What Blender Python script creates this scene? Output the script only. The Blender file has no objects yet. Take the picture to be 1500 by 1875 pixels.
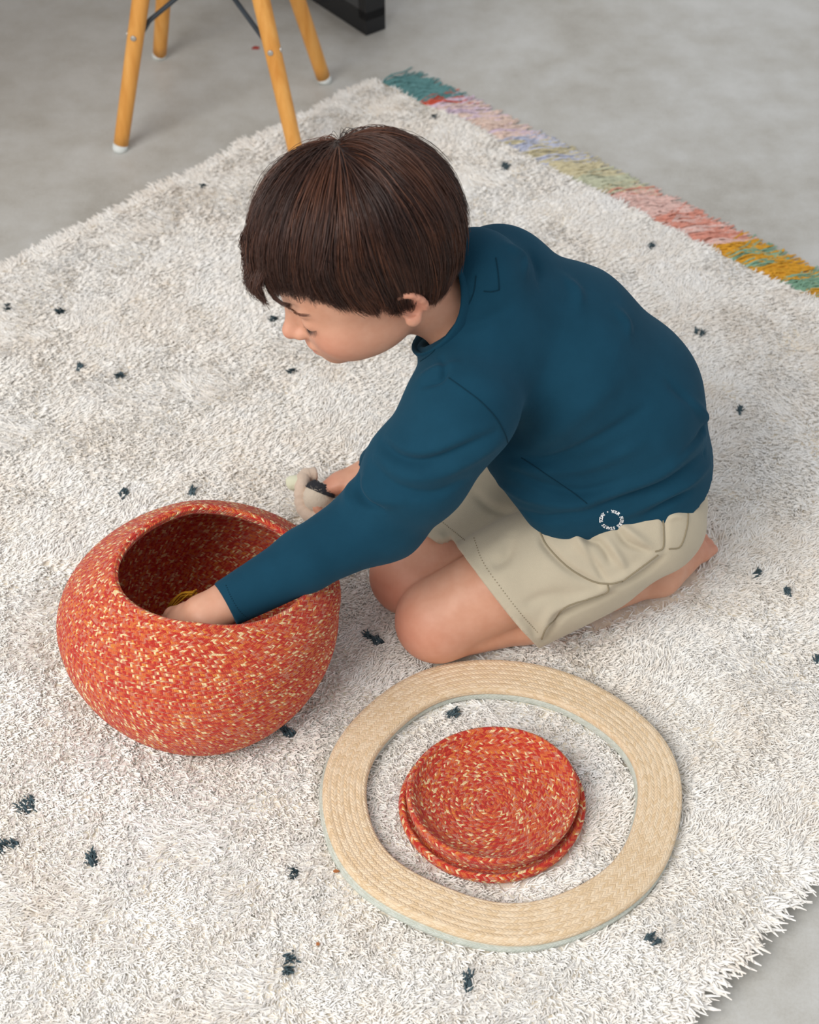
import bpy, math, random, time
import numpy as np
from mathutils import Vector, Matrix
from mathutils.bvhtree import BVHTree

rng = np.random.default_rng(7)
random.seed(7)
scene = bpy.context.scene
COL = scene.collection

# ------------------------------------------------------------------ camera
PITCH, FPX, DIST = math.radians(44.0), 3000.0, 2.18
CAM = np.array([0.0, -DIST * math.cos(PITCH), DIST * math.sin(PITCH)])
FW = np.array([0.0, math.cos(PITCH), -math.sin(PITCH)])
UP = np.array([0.0, math.sin(PITCH), math.cos(PITCH)])
RT = np.array([1.0, 0.0, 0.0])
cam_data = bpy.data.cameras.new('camera')
cam_data.sensor_fit = 'VERTICAL'
cam_data.sensor_height = 24.0
cam_data.lens = FPX / 1875.0 * 24.0
cam_data.clip_start = 0.05
cam_data.dof.use_dof = True
cam_data.dof.focus_distance = 1.84
cam_data.dof.aperture_fstop = 4.5
cam = bpy.data.objects.new('camera', cam_data)
COL.objects.link(cam)
cam.location = CAM
cam.rotation_euler = (math.pi / 2 - PITCH, 0, 0)
scene.camera = cam

# ------------------------------------------------------------------ light
world = bpy.data.worlds.new('world')
scene.world = world
world.use_nodes = True
bg = world.node_tree.nodes['Background']
bg.inputs[0].default_value = (0.93, 0.95, 1.0, 1)
bg.inputs[1].default_value = 0.62


def area(name, loc, target, sx, sy, power, col):
    l = bpy.data.lights.new(name, 'AREA')
    l.shape = 'RECTANGLE'
    l.size, l.size_y, l.energy, l.color = sx, sy, power, col
    o = bpy.data.objects.new(name, l)
    COL.objects.link(o)
    o.location = loc
    o.rotation_euler = (Vector(target) - Vector(loc)).to_track_quat('-Z', 'Y').to_euler()
    return o


area('window_daylight', (-2.0, -2.3, 2.8), (0, -0.1, 0.1), 2.4, 2.2, 112, (1.0, 0.97, 0.93))

scene.view_settings.view_transform = 'Standard'
scene.view_settings.look = 'None'
scene.view_settings.exposure = 0.12
scene.view_settings.gamma = 1.0
scene.view_settings.use_curve_mapping = False

# ------------------------------------------------------------------ helpers


def ray(u, v):
    d = FW + RT * (u - 750.0) / FPX - UP * (v - 937.5) / FPX
    return d / np.linalg.norm(d)


def gp(u, v, z=0.0):
    """photo pixel -> point of its sight line at height z"""
    d = ray(u, v)
    return CAM + d * ((z - CAM[2]) / d[2])


def proj(P):
    q = np.asarray(P) - CAM
    w = q @ FW
    return np.stack([750 + FPX * (q @ RT) / w, 937.5 - FPX * (q @ UP) / w], -1)


def nrm(a):
    a = np.asarray(a, float)
    return a / np.linalg.norm(a)


def empty(name, loc, label, cat, group=None):
    o = bpy.data.objects.new(name, None)
    o.empty_display_size = 0.05
    COL.objects.link(o)
    o.location = loc
    o['label'] = label
    o['category'] = cat
    if group:
        o['group'] = group
    return o


def world_loc(o):
    p = np.zeros(3)
    while o is not None:
        p = p + np.array(o.location)
        o = o.parent
    return p


def mesh(name, V, F, mat, parent=None, base=None, uv=None, smooth=True, attrs=None):
    """one mesh object from world coordinates; F: list of tuples or (n,k) array; base: origin of a top-level mesh"""
    V = np.asarray(V, np.float32)
    org = world_loc(parent) if parent is not None else np.zeros(3)
    loc = np.zeros(3) if base is None else np.asarray(base, float)
    V = (V - (org + loc)).astype(np.float32)
    me = bpy.data.meshes.new(name)
    if isinstance(F, np.ndarray):
        n, k = F.shape
        me.vertices.add(len(V))
        me.vertices.foreach_set('co', V.ravel())
        me.loops.add(n * k)
        me.loops.foreach_set('vertex_index', F.astype(np.int32).ravel())
        me.polygons.add(n)
        me.polygons.foreach_set('loop_start', np.arange(0, n * k, k, dtype=np.int32))
        me.update(calc_edges=True)
    else:
        me.from_pydata(V.tolist(), [], F)
    if smooth:
        me.polygons.foreach_set('use_smooth', np.ones(len(me.polygons), bool))
    if uv is not None:
        l = me.uv_layers.new(name='UVMap')
        l.data.foreach_set('uv', np.asarray(uv, np.float32).ravel())
    for an, av in (attrs or {}).items():
        av = np.asarray(av, np.float32)
        if av.ndim == 1:
            a = me.attributes.new(an, 'FLOAT', 'POINT')
            a.data.foreach_set('value', av)
        else:
            a = me.attributes.new(an, 'FLOAT_COLOR', 'POINT')
            a.data.foreach_set('color', np.c_[av, np.ones(len(av))].astype(np.float32).ravel())
    me.update()
    if mat is not None:
        me.materials.append(mat)
    o = bpy.data.objects.new(name, me)
    COL.objects.link(o)
    o.location = loc
    if parent is not None:
        o.parent = parent
    return o


class MB:
    """collects simple solids into one mesh"""

    def __init__(self):
        self.V, self.F = [], []

    def add(self, V, F):
        n = len(self.V)
        self.V += [tuple(map(float, v)) for v in V]
        self.F += [tuple(i + n for i in f) for f in F]

    def box(self, c, ax, half, bev=0.0):
        c = np.asarray(c, float)
        ax = [np.asarray(a, float) for a in ax]
        pts = []
        for sz in (-1, 1):
            for (sx, sy) in ((-1, -1), (1, -1), (1, 1), (-1, 1)):
                for q in ((0, 1) if bev else (0,)):
                    bx, by = half[0], half[1]
                    if bev:
                        flip = (sx * sy > 0)
                        if (q == 0) == flip:
                            bx -= 0
                            by -= bev
                        else:
                            bx -= bev
                    pts.append(c + ax[0] * sx * bx + ax[1] * sy * by + ax[2] * sz * half[2])
        n = len(pts) // 2
        F = [tuple(range(n - 1, -1, -1)), tuple(range(n, 2 * n))]
        F += [(i, (i + 1) % n, n + (i + 1) % n, n + i) for i in range(n)]
        self.add(pts, F)

    def tube(self, pts, rad, sides=10, cap=True):
        V, F = tube_geo(pts, rad, sides, cap)
        self.add(V, F)

    def build(self, name, mat, parent=None, base=None, smooth=True):
        return mesh(name, self.V, self.F, mat, parent, base, smooth=smooth)


def tube_geo(pts, rad, sides=10, cap=True):
    pts = np.asarray(pts, float)
    n = len(pts)
    rad = np.full(n, rad) if np.isscalar(rad) else np.asarray(rad, float)
    T = np.gradient(pts, axis=0)
    T /= np.linalg.norm(T, axis=1)[:, None] + 1e-12
    a = np.array([0, 0, 1.0]) if abs(T[0][2]) < 0.9 else np.array([1.0, 0, 0])
    V, F = [], []
    for i in range(n):
        u = nrm(np.cross(T[i], a))
        w = np.cross(T[i], u)
        a = -w if np.dot(-w, a) > 0 else w
        for k in range(sides):
            t = 2 * math.pi * k / sides
            V.append(pts[i] + rad[i] * (math.cos(t) * u + math.sin(t) * w))
    for i in range(n - 1):
        for k in range(sides):
            k2 = (k + 1) % sides
            F.append((i * sides + k, i * sides + k2, (i + 1) * sides + k2, (i + 1) * sides + k))
    if cap:
        F.append(tuple(range(sides - 1, -1, -1)))
        F.append(tuple(range((n - 1) * sides, n * sides)))
    return V, F


def strands_geo(P, R, sides=3):
    """P (n,s,3) strand paths, R (n,s) radii -> verts, quads"""
    n, s, _ = P.shape
    T = np.gradient(P, axis=1)
    T /= np.linalg.norm(T, axis=2, keepdims=True) + 1e-12
    a = np.tile(np.array([0.31, 0.17, 0.93]), (n, s, 1))
    U = np.cross(T, a)
    U /= np.linalg.norm(U, axis=2, keepdims=True) + 1e-9
    W = np.cross(T, U)
    ang = np.arange(sides) * 2 * math.pi / sides
    V = (P[:, :, None, :] + R[:, :, None, None] * (np.cos(ang)[None, None, :, None] * U[:, :, None, :] + np.sin(ang)[None, None, :, None] * W[:, :, None, :]))
    idx = np.arange(n * s * sides).reshape(n, s, sides)
    nx = np.roll(idx, -1, axis=2)
    F = np.stack([idx[:, :-1], nx[:, :-1], nx[:, 1:], idx[:, 1:]], -1).reshape(-1, 4)
    return V.reshape(-1, 3), F


def smooth_path(pts, n):
    """Catmull-Rom through pts"""
    p = np.asarray(pts, float)
    p = np.vstack([2 * p[0] - p[1], p, 2 * p[-1] - p[-2]])
    m = len(p) - 3
    out = []
    for t in np.linspace(0, m - 1e-6, n):
        i = int(t)
        f = t - i
        a, b, c, d = p[i:i + 4]
        out.append(0.5 * (2 * b + (c - a) * f + (2 * a - 5 * b + 4 * c - d) * f * f + (3 * b - 3 * c + d - a) * f ** 3))
    return np.array(out)


# ------------------------------------------------------------------ materials


def new_mat(name, rough=0.6, spec=0.3):
    m = bpy.data.materials.new(name)
    m.use_nodes = True
    nt = m.node_tree
    b = nt.nodes['Principled BSDF']
    b.inputs['Roughness'].default_value = rough
    b.inputs['Specular IOR Level'].default_value = spec
    return m, nt, b


def nd(nt, t, **kw):
    n = nt.nodes.new(t)
    for k, v in kw.items():
        setattr(n, k, v)
    return n


def mth(nt, op, a, b=None, c=None):
    n = nd(nt, 'ShaderNodeMath', operation=op)
    for i, x in enumerate((a, b, c)):
        if x is None:
            continue
        if isinstance(x, (int, float)):
            n.inputs[i].default_value = x
        else:
            nt.links.new(x, n.inputs[i])
    return n.outputs[0]


def noise(nt, scale, detail=4, rough=0.55, vec=None):
    n = nd(nt, 'ShaderNodeTexNoise')
    n.inputs['Scale'].default_value = scale
    n.inputs['Detail'].default_value = detail
    n.inputs['Roughness'].default_value = rough
    if vec is None:
        tc = nd(nt, 'ShaderNodeTexCoord')
        vec = tc.outputs['Object']
    nt.links.new(vec, n.inputs['Vector'])
    return n


def ramp(nt, fac, stops, interp='LINEAR'):
    r = nd(nt, 'ShaderNodeValToRGB')
    r.color_ramp.interpolation = interp
    e = r.color_ramp.elements
    while len(e) > 1:
        e.remove(e[0])
    e[0].position, e[0].color = stops[0][0], (*stops[0][1], 1)
    for p, c in stops[1:]:
        x = e.new(p)
        x.color = (*c, 1)
    nt.links.new(fac, r.inputs[0])
    return r.outputs[0]


def bump(nt, b, h, strength, dist):
    n = nd(nt, 'ShaderNodeBump')
    n.inputs['Strength'].default_value = strength
    n.inputs['Distance'].default_value = dist
    nt.links.new(h, n.inputs['Height'])
    nt.links.new(n.outputs[0], b.inputs['Normal'])


def lin(r, g, b):
    f = lambda c: (c / 255 / 12.92) if c / 255 <= 0.04045 else ((c / 255 + 0.055) / 1.055) ** 2.4
    return (f(r), f(g), f(b))


def plain(name, col, rough=0.6, spec=0.3, var=0.08, scale=60.0, metallic=0.0):
    """colour with a little procedural variation"""
    m, nt, b = new_mat(name, rough, spec)
    c = np.array(col)
    n = noise(nt, scale)
    nt.links.new(ramp(nt, n.outputs[0], [(0.3, tuple(c * (1 - var))), (0.7, tuple(np.minimum(c * (1 + var), 1)))]), b.inputs['Base Color'])
    b.inputs['Metallic'].default_value = metallic
    return m


def fabric(name, col, scale=900.0, var=0.06, rough=0.9, sheen=0.2, b_strength=0.25):
    m, nt, b = new_mat(name, rough, 0.1)
    c = np.array(col)
    n = noise(nt, 25, 5)
    nt.links.new(ramp(nt, n.outputs[0], [(0.3, tuple(c * (1 - var))), (0.7, tuple(np.minimum(c * (1 + var), 1)))]), b.inputs['Base Color'])
    b.inputs['Sheen Weight'].default_value = sheen
    b.inputs['Sheen Roughness'].default_value = 0.5
    b.inputs['Sheen Tint'].default_value = (*np.minimum(c * 3 + 0.1, 1), 1)
    f = noise(nt, scale, 2)
    bump(nt, b, f.outputs[0], b_strength, 0.0008)
    return m


def braid_mat(name, stops, chev=0.85, bump_d=0.0011, shift=0.37, rough=0.85):
    """plaited yarn: u counts stitches along a row, v counts rows"""
    m, nt, b = new_mat(name, rough, 0.15)
    uvn = nd(nt, 'ShaderNodeUVMap')
    sep = nd(nt, 'ShaderNodeSeparateXYZ')
    nt.links.new(uvn.outputs[0], sep.inputs[0])
    u, v = sep.outputs[0], sep.outputs[1]
    # slight irregularity
    tc = nd(nt, 'ShaderNodeTexCoord')
    wob = noise(nt, 130, 2, vec=tc.outputs['Object'])
    u = mth(nt, 'ADD', u, mth(nt, 'MULTIPLY', mth(nt, 'SUBTRACT', wob.outputs[0], 0.5), 0.9))
    row = mth(nt, 'FLOOR', v)
    fv = mth(nt, 'FRACT', v)
    d = mth(nt, 'MULTIPLY', mth(nt, 'ABSOLUTE', mth(nt, 'SUBTRACT', fv, 0.5)), 2.0)
    side = mth(nt, 'GREATER_THAN', fv, 0.5)
    u2 = mth(nt, 'ADD', mth(nt, 'ADD', u, mth(nt, 'MULTIPLY', d, chev)), mth(nt, 'MULTIPLY', side, shift))
    cell = mth(nt, 'FLOOR', u2)
    fu = mth(nt, 'FRACT', u2)
    cx = nd(nt, 'ShaderNodeCombineXYZ')
    nt.links.new(cell, cx.inputs[0])
    nt.links.new(row, cx.inputs[1])
    nt.links.new(side, cx.inputs[2])
    wn = nd(nt, 'ShaderNodeTexWhiteNoise', noise_dimensions='3D')
    nt.links.new(cx.outputs[0], wn.inputs['Vector'])
    col = ramp(nt, wn.outputs['Value'], stops, 'CONSTANT')
    fib = noise(nt, 1500, 2, vec=tc.outputs['Object'])
    mx = nd(nt, 'ShaderNodeMix', data_type='RGBA', blend_type='MULTIPLY')
    mx.inputs[0].default_value = 1.0
    nt.links.new(col, mx.inputs[6])
    nt.links.new(ramp(nt, fib.outputs[0], [(0.25, (0.92, 0.91, 0.91)), (0.75, (1, 1, 1))]), mx.inputs[7])
    nt.links.new(mx.outputs[2], b.inputs['Base Color'])
    # relief: each stitch a rounded lozenge
    a1 = mth(nt, 'SUBTRACT', 1.0, mth(nt, 'POWER', mth(nt, 'ABSOLUTE', mth(nt, 'SUBTRACT', mth(nt, 'MULTIPLY', fu, 2.0), 1.0)), 2.5))
    g = mth(nt, 'FRACT', mth(nt, 'MULTIPLY', fv, 2.0))
    a2 = mth(nt, 'SUBTRACT', 1.0, mth(nt, 'POWER', mth(nt, 'ABSOLUTE', mth(nt, 'SUBTRACT', mth(nt, 'MULTIPLY', g, 2.0), 1.0)), 3.0))
    h = mth(nt, 'MULTIPLY', a1, a2)
    h = mth(nt, 'ADD', h, mth(nt, 'MULTIPLY', fib.outputs[0], 0.35))
    bump(nt, b, h, 0.7, bump_d)
    b.inputs['Sheen Weight'].default_value = 0.15
    return m


MAT_ORANGE = braid_mat('orange_braid', [
    (0.0, lin(198, 56, 44)), (0.27, lin(220, 110, 64)), (0.52, lin(208, 84, 56)), (0.68, lin(212, 128, 104)),
    (0.83, lin(246, 214, 160)), (0.93, lin(226, 134, 62))], chev=1.05)
MAT_CREAM = braid_mat('natural_braid', [
    (0.0, lin(234, 208, 172)), (0.4, lin(240, 217, 184)), (0.75, lin(227, 199, 160))], chev=0.9, bump_d=0.0008)
MAT_MINT = braid_mat('mint_braid', [
    (0.0, lin(198, 204, 192)), (0.5, lin(208, 213, 202))], chev=0.9, bump_d=0.0007)


def lathe_rows(prof_fn, rows, seg, sub, pitch, closed=True, center=(0, 0, 0)):
    """rows of braid around an axis. prof_fn(row_edge array s in 0..rows, ang) -> (x,y,z) ; the bulge of each row is made by prof_fn itself.
    returns verts, quads, per-loop uv"""
    ns = rows * sub + 1
    S = np.linspace(0, rows, ns)
    A = np.linspace(0, 2 * math.pi, seg, endpoint=False)
    SS, AA = np.meshgrid(S, A, indexing='ij')
    P = prof_fn(SS, AA) + np.asarray(center)
    V = P.reshape(-1, 3)
    i, j = np.meshgrid(np.arange(ns - 1), np.arange(seg), indexing='ij')
    j2 = (j + 1) % seg
    F = np.stack([i * seg + j, i * seg + j2, (i + 1) * seg + j2, (i + 1) * seg + j], -1).reshape(-1, 4)
    rad = np.linalg.norm(np.diff(np.concatenate([P, P[:, :1]], 1), axis=1), axis=2).sum(1)   # circumference per ring
    row = np.minimum(i // sub, rows - 1)
    circ = np.array([rad[min(r * sub + sub // 2, ns - 1)] for r in range(rows)])
    N = np.maximum(3, np.round(circ / pitch))
    nr = N[row]
    off = (row * 0.5) % 1.0
    u0 = j / seg * nr + off
    u1 = (j + 1) / seg * nr + off
    v0 = S[i] + 1e-4
    v1 = S[i + 1] - 1e-4
    uv = np.stack([np.stack([u0, v0], -1), np.stack([u1, v0], -1), np.stack([u1, v1], -1), np.stack([u0, v1], -1)], 2).reshape(-1, 2)
    return V, F, uv

# ================================================================== setting
A3x, A3y, A3z = np.eye(3)
m, nt, b = new_mat('polished_concrete', 0.42, 0.35)
n1 = noise(nt, 2.2, 6, 0.6)
n2 = noise(nt, 11, 8, 0.65)
n3 = noise(nt, 260, 3, 0.7)
mix = mth(nt, 'ADD', mth(nt, 'MULTIPLY', n1.outputs[0], 0.55), mth(nt, 'MULTIPLY', n2.outputs[0], 0.45))
mix = mth(nt, 'ADD', mix, mth(nt, 'MULTIPLY', mth(nt, 'SUBTRACT', n3.outputs[0], 0.5), 0.18))
nt.links.new(ramp(nt, mix, [(0.30, lin(162, 157, 147)), (0.45, lin(188, 186, 179)), (0.58, lin(202, 202, 198)), (0.72, lin(213, 213, 210))]), b.inputs['Base Color'])
nt.links.new(mth(nt, 'ADD', mth(nt, 'MULTIPLY', n2.outputs[0], 0.3), 0.28), b.inputs['Roughness'])
bump(nt, b, n3.outputs[0], 0.08, 0.001)
fl = mesh('floor', [(-6, -5, 0), (6, -5, 0), (6, 7, 0), (-6, 7, 0), (-6, -5, -0.1), (6, -5, -0.1), (6, 7, -0.1), (-6, 7, -0.1)],
          [(0, 1, 2, 3), (7, 6, 5, 4), (0, 4, 5, 1), (1, 5, 6, 2), (2, 6, 7, 3), (3, 7, 4, 0)], m, smooth=False)
fl['kind'] = 'structure'
fl['label'] = 'polished mottled grey concrete floor'

wb = MB()
wb.box((0, 3.25, 1.35), (A3x, A3y, A3z), (6, 0.06, 1.35))
wall = wb.build('wall_back', plain('warm_plaster', lin(205, 203, 198), 0.9, 0.1, 0.04, 3), smooth=False)
wall['kind'] = 'structure'

# ------------------------------------------------------------------ rug
RC = np.array([-0.056, 1.112])                 # far corner
RA = nrm([0.711, -0.703])                      # along the fringed edge
RB = nrm([-0.703, -0.711])                     # along the plain edge
RW, RL = 1.53, 2.35
PILE = 0.021


def rug_xy(s, t):
    s, t = np.asarray(s, float), np.asarray(t, float)
    return RC[0] + RA[0] * s + RB[0] * t, RC[1] + RA[1] * s + RB[1] * t


def rug_st(x, y):
    dx, dy = np.asarray(x) - RC[0], np.asarray(y) - RC[1]
    return dx * RA[0] + dy * RA[1], dx * RB[0] + dy * RB[1]


rug_base = (*rug_xy(RW / 2, RL / 2), 0.0)
rug = empty('shaggy_rug', rug_base, 'large off-white shaggy cotton rug with dark flecks and a multicoloured fringe', 'rug')
mrug = plain('rug_backing', lin(232, 222, 204), 0.95, 0.05, 0.08, 90)
ns_, nt_ = 40, 60
SS, TT = np.meshgrid(np.linspace(0.004, RW - 0.004, ns_), np.linspace(0.004, RL - 0.004, nt_), indexing='ij')
X, Y = rug_xy(SS, TT)
Zt = 0.0160 + 0.001 * np.sin(X * 31) * np.cos(Y * 27)
top = np.stack([X, Y, Zt], -1).reshape(-1, 3)
botv = top.copy()
botv[:, 2] = 0.0005
F = []
for i in range(ns_ - 1):
    for j in range(nt_ - 1):
        q = (i * nt_ + j, (i + 1) * nt_ + j, (i + 1) * nt_ + j + 1, i * nt_ + j + 1)
        F.append(q[::-1])
        F.append(tuple(k + ns_ * nt_ for k in q))
edge = [i * nt_ for i in range(ns_)] + [(ns_ - 1) * nt_ + j for j in range(1, nt_)] + [i * nt_ + nt_ - 1 for i in range(ns_ - 2, -1, -1)] + [j for j in range(nt_ - 2, 0, -1)]
for a_, b_ in zip(edge, edge[1:] + edge[:1]):
    F.append((a_, b_, b_ + ns_ * nt_, a_ + ns_ * nt_))
mesh('backing', np.vstack([top, botv]), F, mrug, rug)

# yarn material of the pile
m, nt, b = new_mat('cotton_yarn', 0.95, 0.05)
oi = nd(nt, 'ShaderNodeAttribute', attribute_name='tone', attribute_type='INSTANCER')
big = noise(nt, 6, 4)
tn = mth(nt, 'ADD', mth(nt, 'MULTIPLY', oi.outputs['Fac'], 0.75), mth(nt, 'MULTIPLY', big.outputs[0], 0.25))
nt.links.new(ramp(nt, tn, [(0.05, lin(228, 216, 198)), (0.3, lin(243, 236, 226)), (0.65, lin(250, 247, 241)), (0.95, lin(252, 251, 248))]), b.inputs['Base Color'])
b.inputs['Sheen Weight'].default_value = 0.2
MAT_PILE = m
MAT_DARK = plain('dark_teal_yarn', lin(76, 92, 98), 0.95, 0.05, 0.45, 160)


def tuft_mesh(name, seed, k=7, length=0.0105, spread=0.0056, lean=0.85):
    r = np.random.default_rng(seed)
    s = 5
    t = np.linspace(0, 1, s)
    P = np.zeros((k, s, 3))
    for i in range(k):
        L = length * r.uniform(0.75, 1.2)
        a = r.normal(0, 0.55)
        ln = lean * r.uniform(0.6, 1.5)
        bend = r.uniform(0.3, 0.8)
        root = r.normal(0, spread * 0.6, 2)
        horiz = L * (t * math.sin(ln) + bend * t * t * 0.75)
        P[i, :, 0] = root[0] + np.cos(a) * horiz
        P[i, :, 1] = root[1] + np.sin(a) * horiz + np.sin(t * 5 + i) * 0.0006
        P[i, :, 2] = L * t * math.cos(ln) * (1 - 0.35 * bend * t)
    R = np.tile(np.array([1.15, 1.2, 1.15, 1.0, 0.45]) * 0.00095, (k, 1)) * r.uniform(0.8, 1.2, (k, 1))
    V, Fq = strands_geo(P, R, 4)
    me = bpy.data.meshes.new(name)
    me.from_pydata(V.tolist(), [], Fq.tolist())
    me.polygons.foreach_set('use_smooth', np.ones(len(me.polygons), bool))
    me.materials.append(MAT_PILE)
    return bpy.data.objects.new(name, me)


tufts = [tuft_mesh('pile_tuft', 100 + i) for i in range(6)]

# where the dark flecks lie: photo pixel and size in pixels
FLECKS = [(15, 565, 13), (112, 572, 17), (505, 583, 24), (152, 675, 15), (218, 690, 14), (537, 682, 15), (228, 908, 24), (347, 903, 12),
          (684, 1172, 32), (527, 1340, 30), (836, 1307, 28), (52, 1485, 36), (10, 1548, 32), (170, 1577, 28), (540, 1597, 20),
          (545, 1768, 42), (853, 1800, 34), (1187, 1718, 24), (1440, 1085, 18), (1385, 1053, 14), (1355, 756, 14), (1257, 678, 15),
          (1283, 612, 12), (933, 308, 20), (792, 218, 16), (1192, 455, 11), (370, 342, 10), (1497, 1215, 14)]
FL = []
for (u, v, s) in FLECKS:
    P = gp(u, v, 0.018)
    depth = (P - CAM) @ FW
    FL.append((P[0], P[1], s / FPX * depth * 0.5))

# places pressed flat under things: (x, y, radius)
PRESS = []


def press_disc(x, y, r):
    PRESS.append((x, y, r))


def press_line(p, q, r, n=8):
    for t in np.linspace(0, 1, n):
        PRESS.append((p[0] + (q[0] - p[0]) * t, p[1] + (q[1] - p[1]) * t, r))


def vnoise(x, y, seed, cell):
    """smooth value noise for comb direction and tone"""
    r = np.random.default_rng(seed)
    G = r.uniform(-1, 1, (64, 64))
    fx, fy = np.asarray(x) / cell + 31.3, np.asarray(y) / cell + 27.7
    ix, iy = np.floor(fx).astype(int), np.floor(fy).astype(int)
    tx, ty = fx - ix, fy - iy
    tx, ty = tx * tx * (3 - 2 * tx), ty * ty * (3 - 2 * ty)
    g = lambda i, j: G[i % 64, j % 64]
    return (g(ix, iy) * (1 - tx) + g(ix + 1, iy) * tx) * (1 - ty) + (g(ix, iy + 1) * (1 - tx) + g(ix + 1, iy + 1) * tx) * ty


def make_pile():
    sp = 0.0054
    si, ti = np.meshgrid(np.arange(0.0, RW, sp), np.arange(0.0, RL, sp), indexing='ij')
    s = (si + rng.uniform(-0.45, 0.45, si.shape) * sp).ravel()
    t = (ti + rng.uniform(-0.45, 0.45, si.shape) * sp).ravel()
    s, t = np.clip(s, 0.001, RW - 0.001), np.clip(t, 0.001, RL - 0.001)
    x, y = rug_xy(s, t)
    ang = math.radians(-60) + 1.9 * vnoise(x, y, 1, 0.11) + 1.2 * vnoise(x, y, 2, 0.035) + rng.normal(0, 0.55, len(x))
    sc = rng.uniform(0.82, 1.18, len(x)) * (1 + 0.18 * vnoise(x, y, 3, 0.05))
    szz = np.ones(len(x))
    # edges: pile hangs outwards
    d_edge = np.stack([s, RW - s, t, RL - t], 1)
    outs = [-RA, RA, -RB, RB]
    for k in range(4):
        nearm = d_edge[:, k] < 0.010
        a = math.atan2(outs[k][1], outs[k][0])
        ang[nearm] = a + rng.normal(0, 0.45, nearm.sum())
        sc[nearm] *= rng.uniform(0.6, 0.8, nearm.sum()) if k == 2 else rng.uniform(0.8, (1.2, 1.7, 1, 1.2)[k], nearm.sum())
        szz[nearm] *= 0.75
    keep = t > 0.008
    for (fx, fy, fr) in FL:
        keep &= ((x - fx) ** 2 + (y - fy) ** 2) > (fr * 0.8) ** 2
    for (px, py, pr) in PRESS:
        inside = ((x - px) ** 2 + (y - py) ** 2) < pr * pr
        szz[inside] = np.minimum(szz[inside], 0.32)
    x, y, ang, sc, szz = x[keep], y[keep], ang[keep], sc[keep], szz[keep]
    V = np.stack([x, y, np.full(len(x), 0.0140)], -1)
    tone = np.clip(0.62 + 0.2 * vnoise(x, y, 5, 0.09) + 0.2 * vnoise(x, y, 6, 0.02) + rng.normal(0, 0.13, len(x)), 0, 1)
    o = mesh('pile', V, np.zeros((0, 4), int), MAT_PILE, rug, attrs={'ang': ang, 'sc': sc, 'scz': szz * sc, 'tone': tone, 'pick': rng.integers(0, len(tufts), len(x)).astype(float)})
    o['kind'] = 'stuff'
    o['label'] = 'dense off-white cotton yarn pile'
    g = bpy.data.node_groups.new('pile_tufts', 'GeometryNodeTree')
    g.interface.new_socket('Geometry', in_out='INPUT', socket_type='NodeSocketGeometry')
    g.interface.new_socket('Geometry', in_out='OUTPUT', socket_type='NodeSocketGeometry')
    N, Lk = g.nodes, g.links
    gi, go = N.new('NodeGroupInput'), N.new('NodeGroupOutput')
    g2i = N.new('GeometryNodeJoinGeometry')
    for tf in tufts[::-1]:
        q = N.new('GeometryNodeObjectInfo')
        q.inputs['Object'].default_value = tf
        q.inputs['As Instance'].default_value = False
        gt = N.new('GeometryNodeGeometryToInstance')
        Lk.new(q.outputs['Geometry'], gt.inputs[0])
        Lk.new(gt.outputs[0], g2i.inputs[0])
    m2p = N.new('GeometryNodeMeshToPoints')
    Lk.new(gi.outputs[0], m2p.inputs['Mesh'])

    def at(nm, dt='FLOAT'):
        a = N.new('GeometryNodeInputNamedAttribute')
        a.data_type = dt
        a.inputs['Name'].default_value = nm
        return a.outputs[0]
    iop = N.new('GeometryNodeInstanceOnPoints')
    Lk.new(m2p.outputs[0], iop.inputs['Points'])
    Lk.new(g2i.outputs[0], iop.inputs['Instance'])
    iop.inputs['Pick Instance'].default_value = True
    Lk.new(at('pick'), iop.inputs['Instance Index'])
    cr = N.new('ShaderNodeCombineXYZ')
    Lk.new(at('ang'), cr.inputs[2])
    Lk.new(cr.outputs[0], iop.inputs['Rotation'])
    cs = N.new('ShaderNodeCombineXYZ')
    Lk.new(at('sc'), cs.inputs[0])
    Lk.new(at('sc'), cs.inputs[1])
    Lk.new(at('scz'), cs.inputs[2])
    Lk.new(cs.outputs[0], iop.inputs['Scale'])
    Lk.new(iop.outputs[0], go.inputs[0])
    md = o.modifiers.new('tufts', 'NODES')
    md.node_group = g


# dark flecks: each a little clump of dark yarn ends
for k, (fx, fy, fr) in enumerate(FL):
    r = np.random.default_rng(500 + k)
    nst = int(10 + fr * 2200)
    s = 5
    tt = np.linspace(0, 1, s)
    P = np.zeros((nst, s, 3))
    nb = r.integers(2, 5)
    blobs = np.stack([r.normal(0, fr * 0.55, nb), r.normal(0, fr * 0.5, nb)], 1)
    a0 = r.uniform(0, 6.28)
    for i in range(nst):
        c = blobs[r.integers(0, nb)] + r.normal(0, fr * 0.22, 2)
        a = a0 + r.normal(0, 0.6)
        L = r.uniform(0.009, 0.015)
        hz = L * (0.35 * tt + 0.4 * tt * tt)
        P[i, :, 0] = fx + c[0] + np.cos(a) * (hz - 0.004)
        P[i, :, 1] = fy + c[1] + np.sin(a) * (hz - 0.004)
        P[i, :, 2] = 0.013 + r.uniform(0.0100, 0.0130) * tt * (1.25 - 0.25 * tt)
    R = np.tile(np.array([1.2, 1.2, 1.2, 1.0, 0.5]) * 0.0011, (nst, 1))
    V, Fq = strands_geo(P, R, 4)
    o = mesh('dark_fleck', V, Fq, MAT_DARK, rug)
    if k == 0:
        o['label'] = 'dark teal yarn fleck in the pile'

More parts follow.
